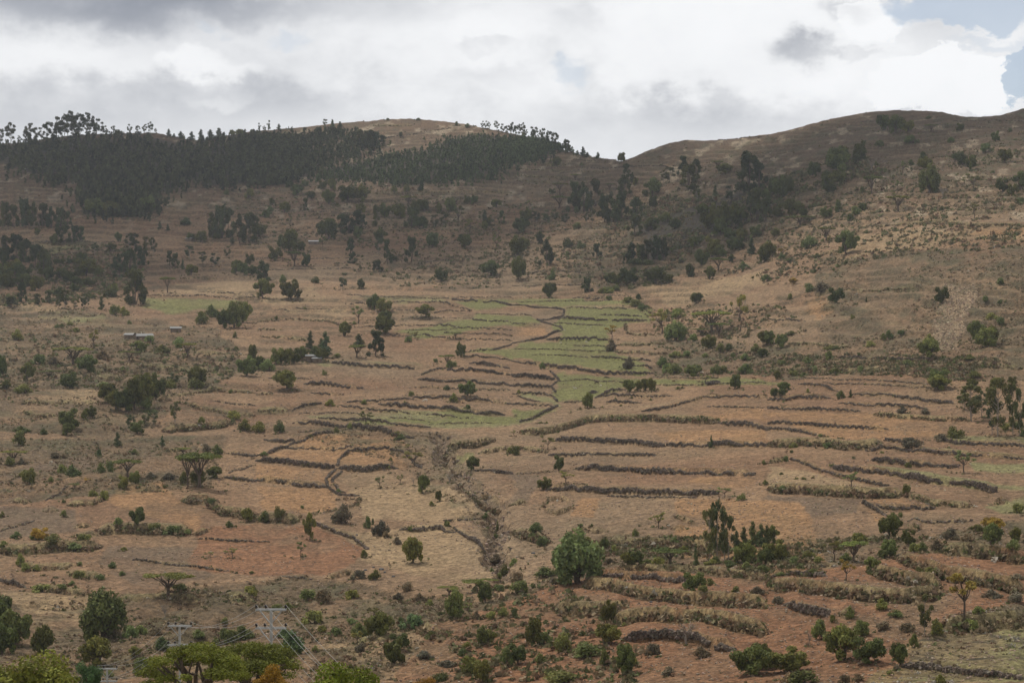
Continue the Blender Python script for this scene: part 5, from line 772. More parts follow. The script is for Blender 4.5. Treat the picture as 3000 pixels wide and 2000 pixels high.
# gully floor and scree stones
TF = np.concatenate(tufts); rg = np.random.default_rng(15)
NQ = 9
def tuft_mesh(T_, seed):
    rg = np.random.default_rng(seed); n = len(T_); d = rg.normal(size=(n, NQ, 3)); d[..., 2] = np.abs(d[..., 2]); d /= np.linalg.norm(d, axis=2)[..., None]
    s = T_[:, 3][:, None, None]; P = T_[:, None, :3] + d * s * np.array([.62, .62, .62]) * rg.uniform(.3, 1, (n, NQ, 1))
    P = P.reshape(-1, 3); nr_ = d.reshape(-1, 3) * .6 + rg.normal(size=(n * NQ, 3)) * .6; nr_ /= np.linalg.norm(nr_, axis=1)[:, None]
    v, f = quads(P, nr_, np.repeat(T_[:, 3], NQ) * .42, rg, 1.5)
    c = TC[T_[:, 4].astype(int)] * rg.uniform(.75, 1.3, (n, 1)); c = np.repeat(c, NQ, 0) * rg.uniform(.75, 1.25, (n * NQ, 1))
    return v, f, np.repeat(c, 4, 0)
green = (TF[:, 4] == 2) | (TF[:, 4] == 1); white = TF[:, 4] == 5
for nm, msk_, lab in (('dry_scrub', ~green & ~white, ''), ('green_scrub', green, ''), ('pale_seed_heads', white, '')):
    v, f, c = tuft_mesh(TF[msk_], 31); ob = bpy.data.objects.new(nm, make_mesh(nm, v, f, [SCRUB], False, c)); C.objects.link(ob); ob['kind'] = 'stuff'
    ob['category'] = 'undergrowth'
    ob['label'] = {'dry_scrub': 'low dry brown scrub along the terrace banks and over the hillsides', 'green_scrub': 'low olive green scrub growing along the terrace banks', 'pale_seed_heads': 'pale whitish seed heads among the scrub at bottom right'}[nm]
# loose stones on fields, scree and in the gully
def stone_field(name, label, U, Vv, size, tint, seed):
    rg = np.random.default_rng(seed); x, y, z = groundv(U, Vv); n = len(U)
    v, f, c = stones(np.stack([x, y, z], 1), size * rg.uniform(.5, 1.3, n) * (.5 + y / 900.), rg, tint)
    ob = bpy.data.objects.new(name, make_mesh(name, v, f, [STONE], False, c)); C.objects.link(ob); ob['kind'] = 'stuff'; ob['label'] = label; ob['category'] = 'stones'
rg = np.random.default_rng(5)
ii, jj = np.where(Z['P'] > .5); q = rg.integers(0, len(ii), 1500); sel = q[(GU[ii[q], 0] > 2600) & (GV[ii[q], jj[q]] > 790)]
stone_field('scree', 'pale tan scree spilling down the right hillside', GU[ii[sel], jj[sel]] + rg.normal(size=len(sel)) * 3, GV[ii[sel], jj[sel]] + rg.normal(size=len(sel)) * 2, .36, (.33, .25, .17), 3)
ii, jj = np.where(gul > .05); q = rg.integers(0, len(ii), 700)
stone_field('gully_stones', 'stones and broken banks along the dry stream gully', GU[ii[q], jj[q]] + rg.normal(size=700) * 3, GV[ii[q], jj[q]] + rg.normal(size=700) * 3, .45, (.24, .19, .145), 4)
U = rg.uniform(-50, 3050, 14000); Vv = rg.uniform(1100, 2050, 14000); x, y, z = groundv(U, Vv); kp = fbm(x / 20., y / 20., 3, 70) > .48
stone_field('field_stones', 'small loose stones strewn over the ploughed fields', U[kp], Vv[kp], .26, (.30, .225, .165), 5)

# named boulders near the lone round tree
def boulder(u, v, w, label):
    x, y, z = ground(u, v); rg = np.random.default_rng(int(u)); d = []
    nlat, nlon = 7, 10; V_ = []
    for a in range(nlat + 1):
        for b_ in range(nlon):
            th, ph = math.pi * a / nlat, 2 * math.pi * b_ / nlon
            p = np.array([math.sin(th) * math.cos(ph), math.sin(th) * math.sin(ph) * .8, math.cos(th) * .55])
            V_.append(p * (1 + .22 * math.sin(3 * ph + u) * math.sin(th) + rg.uniform(-.1, .1)))
    F_ = [(a * nlon + b_, (a + 1) * nlon + b_, (a + 1) * nlon + (b_ + 1) % nlon, a * nlon + (b_ + 1) % nlon) for a in range(nlat) for b_ in range(nlon)]
    V_ = np.array(V_) * (w * y / FPX / 2)
    ob = bpy.data.objects.new('boulder', make_mesh('boulder', V_, F_, [STONE], False, np.full((len(V_), 3), .13))); C.objects.link(ob); ob.location = (x, y, z + .1)
    ob['category'] = 'rock'; ob['label'] = label
for u, v, w, l in [(1118, 1670, 15, 'largest dark boulder on the pale slope left of the lone round tree'), (1127, 1677, 8, 'small dark rock touching the right side of the largest boulder on the pale slope'), (1070, 1671, 11, 'grey rock between the reddish field corner and the largest boulder'), (1094, 1662, 8, 'small flat rock just above and left of the largest boulder'), (1152, 1690, 11, 'grey rock lowest of the loose rocks on the pale slope'), (1045, 1575, 8, 'small dark rock beside the curving wall of the reddish field'), (1563, 1617, 12, 'pale flat rock on the brown field left of the big weeping pepper tree'), (1908, 1776, 10, 'reddish rock on the orange field at bottom right')]:
    boulder(u, v, w, l)
# low stone heap in the pasture
def heap(u, v, wpx, hpx, label):
    x, y, z = ground(u, v); W = wpx * y / FPX; H = hpx * y / FPX; rg = np.random.default_rng(8); n = 260
    r = np.sqrt(rg.random(n)); a = rg.uniform(0, 6.28, n); P = np.stack([x + r * np.cos(a) * W / 2, y + r * np.sin(a) * W / 3, z + H * (1 - r) * rg.random(n)], 1)
    v_, f, c = stones(P, np.full(n, .42), rg, (.12, .10, .085)); ob = bpy.data.objects.new('stone_heap', make_mesh('stone_heap', v_, f, [STONE], False, c)); C.objects.link(ob)
    ob['category'] = 'stone heap'; ob['label'] = label
heap(1738, 1150, 28, 9, 'low heap of dark stones in the green pasture below the grazing animals')
heap(2095, 1122, 50, 8, 'long heap of dark stones beside the narrow green strip right of the pasture')

# ---------------------------------------------------------------- animals
def skinned(name, edges, verts, radii, m, root=0):
    me = bpy.data.meshes.new(name); me.from_pydata(verts, edges, []); ob = bpy.data.objects.new(name, me); C.objects.link(ob)
    sk = ob.modifiers.new('skin', 'SKIN'); ob.modifiers.new('sub', 'SUBSURF').levels = 1
    for q, r in enumerate(radii): me.skin_vertices[0].data[q].radius = r if isinstance(r, tuple) else (r, r)
    me.skin_vertices[0].data[root].use_root = True
    dg = bpy.context.evaluated_depsgraph_get(); e = ob.evaluated_get(dg); me2 = bpy.data.meshes.new_from_object(e); me2.name = name; me2.materials.append(m)
    bpy.data.objects.remove(ob); return me2
def animal_mesh(name, m, graze=True, goat=False):
    # length 1 along +x, head at +x; shoulder height about .68
    V_ = [(-.42, 0, .60), (-.15, 0, .56), (.12, 0, .56), (.34, 0, .60)]; r = [(.13, .15), (.17, .19), (.16, .19), (.13, .16)]
    E_ = [(0, 1), (1, 2), (2, 3)]
    if graze: hd = [(.52, 0, .50, .075), (.66, 0, .30, .055), (.70, 0, .20, .06), (.76, 0, .08, .035)]
    else: hd = [(.50, 0, .72, .075), (.60, 0, .84, .055), (.68, 0, .85, .065), (.82, 0, .76, .035)]
    p = 3
    for (x, y, z, q) in hd: V_.append((x, y, z)); r.append(q); E_.append((p, len(V_) - 1)); p = len(V_) - 1
    hi = p - 1
    for s in (-1, 1):   # ears or horns
        V_.append((hd[2][0] - .03, s * .10, hd[2][2] + .07)); r.append(.018); E_.append((hi, len(V_) - 1))
    for (x, s, back) in ((-.38, 1, 1), (-.38, -1, 1), (.30, 1, 0), (.30, -1, 0)):
        a = 0 if back else 3; ks = -.05 if back else .02; x += .03 * s
        for (dx, z, q) in ((0, .42, .075), (ks, .22, .035), (0.01, .03, .028)):
            V_.append((x + dx, s * .09, z)); r.append(q); E_.append((a, len(V_) - 1)); a = len(V_) - 1
    V_.append((-.56, 0, .58)); r.append(.02); E_.append((0, len(V_) - 1)); V_.append((-.60, 0, .25)); r.append(.016); E_.append((len(V_) - 2, len(V_) - 1))
    return skinned(name, E_, V_, r, m, 1)
WH = simplemat('white_coat', (.62, .57, .48), .1, 2); DK = simplemat('dark_coat', (.045, .032, .026), .2, 2); BRN = simplemat('brown_coat', (.14, .075, .045), .2, 2)
AM = {(c, g): animal_mesh({'w': 'white', 'd': 'dark', 'b': 'brown'}[c] + '_animal', {'w': WH, 'd': DK, 'b': BRN}[c], g) for c in 'wdb' for g in (True, False)}
def animal(kind, u, v, px, c, graze, face, label, group=None):
    x, y, z = ground(u, v); L = px * y / FPX
    ob = bpy.data.objects.new(kind, AM[(c, graze)]); C.objects.link(ob); ob.location = (x, y, z); ob.scale = (L, L, L); ob.rotation_euler = (0, 0, R(face))
    ob['category'] = kind; ob['label'] = label
    if group: ob['group'] = group
def TT(tile, x, y): ox, oy, s = TILES[tile]; return ox + x * s, oy + y * s
AN = [('C2', 580, 128, 30, 'cow', 'w', 0, 200, 'white cow standing alone on the lower green pasture'), ('C2', 815, 98, 26, 'cow', 'w', 1, -60, 'white cow grazing just right of the black horse'),
      ('C2', 778, 72, 36, 'horse', 'd', 1, 180, 'black horse grazing beside a white cow on the lower pasture'), ('C2', 862, 26, 28, 'cow', 'd', 1, 185, 'dark cow, left one of the touching pair at the top of the lower pasture'),
      ('C2', 882, 27, 24, 'cow', 'd', 1, 10, 'dark cow, right one of the touching pair at the top of the lower pasture'), ('C2', 1486, 58, 28, 'horse', 'b', 1, 160, 'brown horse grazing on the narrow green strip right of the dark round trees'),
      ('C2', 2222, 46, 34, 'cow', 'b', 0, 180, 'brown cow on the far right end of the narrow green strip'), ('B2', 785, 1412, 20, 'goat', 'b', 1, 0, 'small brown goat above the black horse near the pasture boundary'),
      ('B2', 480, 1004, 18, 'sheep', 'w', 0, 200, 'white sheep beside the stony path bend on the upper pasture'), ('B2', 610, 946, 18, 'goat', 'd', 1, 0, 'dark goat near the top wall of the upper pasture'),
      ('B2', 575, 940, 14, 'goat', 'd', 1, 180, 'small dark goat just left of the dark goat on the upper pasture'), ('B2', 695, 982, 13, 'sheep', 'w', 1, 180, 'white sheep, left one of two in the middle of the upper pasture'),
      ('B2', 723, 972, 13, 'sheep', 'w', 0, 0, 'white sheep, right one of two in the middle of the upper pasture'), ('B2', 447, 1118, 16, 'sheep', 'w', 1, 180, 'white sheep alone on the left of the middle pasture below the wall'),
      ('B2', 680, 1112, 20, 'sheep', 'w', 0, 0, 'white sheep standing just under the wall of the middle pasture'), ('B2', 695, 1122, 15, 'sheep', 'w', 1, 0, 'white sheep grazing just below another under the middle pasture wall'),
      ('B2', 655, 1150, 15, 'sheep', 'w', 1, 180, 'white sheep lowest of the small flock on the middle pasture'), ('B2', 455, 1132, 12, 'goat', 'd', 1, 0, 'dark goat just below the lone white sheep on the middle pasture'),
      ('B2', 495, 1132, 12, 'goat', 'd', 1, 180, 'dark goat between the lone white sheep and the flock'), ('B2', 780, 1126, 12, 'goat', 'd', 1, 0, 'dark goat right of the white flock near the pasture wall'),
      ('B2', 845, 1158, 18, 'goat', 'd', 1, 180, 'dark goat at the right edge of the middle pasture near the brown tree'), ('B2', 505, 1174, 14, 'goat', 'd', 1, 180, 'dark goat on the faint line across the middle pasture'),
      ('B2', 275, 1062, 16, 'sheep', 'w', 1, 0, 'pale sheep on the stony path left of the pastures'), ('B2', 958, 1114, 14, 'sheep', 'w', 0, 90, 'white sheep just right of the orange-brown tree by the middle pasture'),
      ('B2', 105, 692, 16, 'sheep', 'w', 1, 0, 'pale sheep at the far top edge of the pastures'), ('C1', 1555, 268, 40, 'cow', 'w', 1, 180, 'cream cow lying low on the terrace below the round tree among dark walls'),
      ('C1', 1880, 402, 18, 'goat', 'd', 1, 0, 'small dark goat, left of two on the lower left green strip'), ('C1', 1942, 404, 28, 'cow', 'd', 1, 180, 'dark cow, right of two animals on the lower left green strip'),
      ('C2', 34, 372, 22, 'cow', 'd', 1, 0, 'dark cow at the left part of the curved green meadow tip'), ('C2', 168, 352, 16, 'goat', 'd', 1, 90, 'dark goat in the middle of the curved green meadow tip'),
      ('C3', 2332, 372, 20, 'sheep', 'w', 0, 90, 'white sheep behind the tall eucalyptus trees at the right edge'), ('B0', 2013, 722, 12, 'sheep', 'w', 1, 0, 'white sheep on the green field at the left'),
      ('D1', 1298, 832, 16, 'goat', 'w', 0, 90, 'white goat below the dark brushy bank at bottom centre'), ('C1', 475, 1170, 0.1, '', 'w', 0, 0, '')]
for tile, x, y, L, kd, c, g, f, lab in AN:
    if L < 1: continue
    u, v = TT(tile, x, y); animal(kd, u, v, L * .31888 * .95, c, bool(1 - g) if False else bool(g), f, lab)

# ---------------------------------------------------------------- huts
TIN = simplemat('tin_roof', (.55, .56, .58), .15, 2, .45, .3); WHT = simplemat('white_sheet', (.25, .25, .245), .08, 2, .6); MUD = simplemat('mud_wall', (.20, .15, .11), .2, 2); WOOD = simplemat('pole_wood', (.15, .115, .085), .2, 6)
def box(cx, cy, cz, sx, sy, sz): return CUBE * np.array([sx, sy, sz]) + np.array([cx, cy, cz]), CF.copy()
def part(name, parts, m, parent, smooth=False):
    v, f = join(parts); ob = bpy.data.objects.new(name, make_mesh(name, v, f, [m], smooth)); C.objects.link(ob); ob.parent = parent; return ob
def hut(u, v, w, d, h, pitch, roofm, rz, label, openfront=True):
    x, y, z = ground(u, v); r = bpy.data.objects.new('hut', None); C.objects.link(r); r.location = (x, y, z - .1); r.rotation_euler = (0, 0, R(rz)); r['category'] = 'hut'; r['label'] = label
    W = [box(0, d / 2, h / 2, w, .15, h), box(-w / 2, 0, h / 2, .15, d - .16, h), box(w / 2, 0, h / 2, .15, d - .16, h), box(-w * .22, -d / 2, h / 2, w * .40, .15, h), box(w * .36, -d / 2, h / 2, w * .24, .15, h), box(w * .11, -d / 2, h * .9, w * .26, .15, h * .2)]
    part('wall', W, MUD, r)
    part('door', [box(w * .11, -d / 2 + .02, h * .4, w * .24, .06, h * .78)], WOOD, r)
    e = .4; rf = []
    for s in (-1, 1):
        V_ = np.array([[-w / 2 - e, s * (d / 2 + e), h - .02], [w / 2 + e, s * (d / 2 + e), h - .02], [w / 2 + e, 0, h + pitch], [-w / 2 - e, 0, h + pitch]])
        V_ = np.concatenate([V_, V_ + np.array([0, 0, .08])]); rf.append((V_, np.array([[0, 1, 2, 3], [7, 6, 5, 4], [0, 4, 5, 1], [1, 5, 6, 2], [2, 6, 7, 3], [3, 7, 4, 0]])))
    part('roof', rf, roofm, r)
    for q in range(-1, 2): pass
hut(920, 712, 6.2, 4, 2.0, .5, TIN, 8, 'long low shed with a grey tin roof on the upper brown slope')
hut(556, 704, 4.2, 3.5, 2, .7, WHT, -20, 'hut with a white roof half hidden by dark trees on the upper left slope')
hut(422, 992, 6.2, 4.2, 1.9, .9, WHT, 20, 'white roofed hut, right one of two among the scrub on the left')
hut(381, 996, 3.4, 3.0, 1.6, .6, WHT, -15, 'small white roofed shelter, left one of two among the scrub on the left')
hut(515, 977, 4.0, 3.0, 1.7, .6, WHT, 10, 'small hut with a pale roof by the rocky stream bed on the left')
hut(910, 1055, 3.2, 2.6, 2.0, .5, WHT, 5, 'small white hut under the dark mango trees, left of two')
hut(930, 1057, 3.0, 2.6, 1.6, .5, WHT, -8, 'small white hut under the dark mango trees, right of two')
hut(884, 1046, 2.6, 2.4, 2.0, .5, TIN, 0, 'small tin roofed hut in the shade of the dark mango trees')
hut(48, 803, 4, 3, 2, .6, WHT, 0, 'white roof glimpsed between the dark trees at the left edge')

# ---------------------------------------------------------------- power poles and lines
CONC = simplemat('pole_concrete', (.38, .37, .345), .12, 3, .8); GALV = simplemat('galvanised_steel', (.38, .38, .37), .1, 4, .5, .2); INS = simplemat('brown_insulator', (.03, .022, .02), .1, 5, .3)
def pole(u, Y, vtop, arm, levels, label, rz=0, zoff=None):
    x, y, z = near_ground(u, Y); t = (1000 - vtop) / FPX; zt = (SP + t * CP) / (CP - t * SP) * Y
    if zt - z < 8: z = zt - 11
    H = zt - z; r = bpy.data.objects.new('power_pole', None); C.objects.link(r); r.location = (x, y, z); r.rotation_euler = (0, 0, R(rz)); r['category'] = 'power pole'; r['label'] = label
    part('pole', [box(0, 0, H / 2 - .2, .19, .19, H - .15)], CONC, r)
    tips = []
    for q, dz in enumerate(levels):
        ob = part('crossarm', [box(0, -.19, H - dz, arm, .08, .09), box(0, .19, H - dz, arm, .08, .09)], GALV, r)
        for s in (-1, 1):
            tb = tube([(s * arm * .36, -.2, H - dz - .05), (s * .10, -.2, H - dz - .85)], [.035, .035], 5); part('brace', [tb], GALV, r)
        for k_, xx in enumerate((-.48, -.17 if q == 0 else -.2, .48)):
            px_ = xx * arm; vv = [tube([(px_, 0, H - dz + .05), (px_, 0, H - dz + .12), (px_, 0, H - dz + .15), (px_, 0, H - dz + .28), (px_, 0, H - dz + .34)], [.03, .03, .10, .10, .04], 7)]
            part('insulator', vv, INS, r, True)
            c_, s_ = math.cos(R(rz)), math.sin(R(rz)); tips.append((x + px_ * c_, y + px_ * s_, z + H - dz + .34))
    return r, tips
P1 = pole(796, 133, 1774, 2.15, (.25, 1.55), 'large concrete power pole with two crossarms at the bottom left of centre')
P2 = pole(530, 171, 1823, 2.15, (.28, 2.0), 'power pole with two crossarms left of and behind the large one')
P3 = pole(316, 202, 1950, 2.15, (.28, 1.6), 'smallest power pole, only its crossarms showing at the bottom left')
P4 = pole(1330, 104, 2230, 2.3, (.25, 1.55), 'power pole outside')
bpy.data.objects.remove(P4[0]) if False else None
def wire(a, b_, sag, label):
    a, b_ = np.array(a), np.array(b_); tq = np.linspace(0, 1, 22); pts = a + (b_ - a) * tq[:, None]; pts[:, 2] -= sag * 4 * tq * (1 - tq)
    v, f = tube(pts, np.full(22, .011), 4); ob = bpy.data.objects.new('power_line', make_mesh('power_line', v, f, [GALV], True)); C.objects.link(ob); ob['category'] = 'power line'; ob['label'] = label; return ob
ORD = ['upper left', 'upper middle', 'upper right', 'lower left', 'lower middle', 'lower right']
for q in range(6):
    wire(P1[1][q], P4[1][q], 1.1, 'power line running down to the right from the %s insulator of the large pole' % ORD[q])
    wire(P1[1][q], P2[1][q], 1.0, 'power line from the large pole to the %s insulator of the middle pole' % ORD[q])
    wire(P2[1][q], P3[1][q], 1.0, 'power line from the middle pole to the %s insulator of the smallest pole' % ORD[q])
P4[0]['label'] = 'concrete power pole beyond the bottom edge carrying the lines down to the right'

# ---------------------------------------------------------------- unseen clouds added between the hills and the sun to shade the slopes
CLM, t, b = mat('cloud'); b.inputs['Base Color'].default_value = (.85, .86, .88, 1)
tr_ = N(t, 'ShaderNodeBsdfTranslucent', ins={0: (.85, .86, .88, 1)}); ms = N(t, 'ShaderNodeMixShader', ins={0: .5, 1: b.outputs[0], 2: tr_.outputs[0]}); t.links.new(ms.outputs[0], t.nodes['Material Output'].inputs[0])
def cloud(gx_, gy_, rx, ry, n, seed, label):
    rg = np.random.default_rng(seed); zc = 900.; k_ = (zc - 60) / _d.z; cx, cy = gx_ + _d.x * k_, gy_ + _d.y * k_
    nl, nm_ = 10, 16; parts = []
    for q in range(n):
        a = rg.uniform(0, 6.28); rr = math.sqrt(rg.random()); px_, py_ = cx + math.cos(a) * rr * rx, cy + math.sin(a) * rr * ry; R_ = rg.uniform(50, 110)
        th, ph_ = np.meshgrid(np.linspace(0, math.pi, nl + 1), np.arange(nm_) * 2 * math.pi / nm_, indexing='ij')
        bmp = 1 + .18 * np.sin(3 * ph_ + q) * np.sin(th) + rg.uniform(-.07, .07, th.shape)
        V_ = np.stack([px_ + R_ * bmp * np.sin(th) * np.cos(ph_), py_ + R_ * bmp * np.sin(th) * np.sin(ph_), zc + R_ * .5 * bmp * np.cos(th) * np.where(th > 1.57, .4, 1)], -1).reshape(-1, 3)
        F_ = np.array([(a_ * nm_ + b_, (a_ + 1) * nm_ + b_, (a_ + 1) * nm_ + (b_ + 1) % nm_, a_ * nm_ + (b_ + 1) % nm_) for a_ in range(nl) for b_ in range(nm_)])
        parts.append((V_, F_))
    v_, f_ = join(parts); ob = bpy.data.objects.new('cloud', make_mesh('cloud', v_, f_, [CLM], True)); C.objects.link(ob); ob['kind'] = 'structure'; ob['label'] = label
cloud(-330, 1350, 300, 300, 20, 1, 'unseen broken clouds added to shade the left hill')
cloud(60, 1220, 220, 200, 6, 2, 'unseen broken clouds added to shade the valley head')
cloud(380, 1060, 230, 200, 7, 3, 'unseen small clouds added to shade the right hill')
0 and cloud(-150, 700, 60, 90, 3, 4, 'unseen small clouds added to shade the left slope')
0 and cloud(-40, 250, 110, 30, 4, 5, 'unseen small clouds added to shade the near valley')

# ---------------------------------------------------------------- haze
v, f = box(0, 1300, 210, 5200, 3200, 560 )
hz = bpy.data.objects.new('haze', make_mesh('haze', v, f)); C.objects.link(hz); hz['kind'] = 'stuff'; hz['label'] = 'thin pale haze filling the valley'; hz['category'] = 'haze'
zlo = float(AZ.min()) - 3; zhi = float(AZ.max()) + 40
hz.data.vertices.foreach_set('co', (CUBE * np.array([7000, 3600, zhi - zlo]) + np.array([0, 1700, (zhi + zlo) / 2])).astype(np.float32).ravel()); hz.data.update()
hm_ = bpy.data.materials.new('haze_air'); hm_.use_nodes = True; t = hm_.node_tree; t.nodes.clear()
pv = N(t, 'ShaderNodeVolumePrincipled'); pv.inputs['Color'].default_value = (.82, .88, .97, 1); pv.inputs['Density'].default_value = HAZE_D; pv.inputs['Anisotropy'].default_value = .2
t.links.new(pv.outputs[0], N(t, 'ShaderNodeOutputMaterial').inputs['Volume']); hz.data.materials.append(hm_)

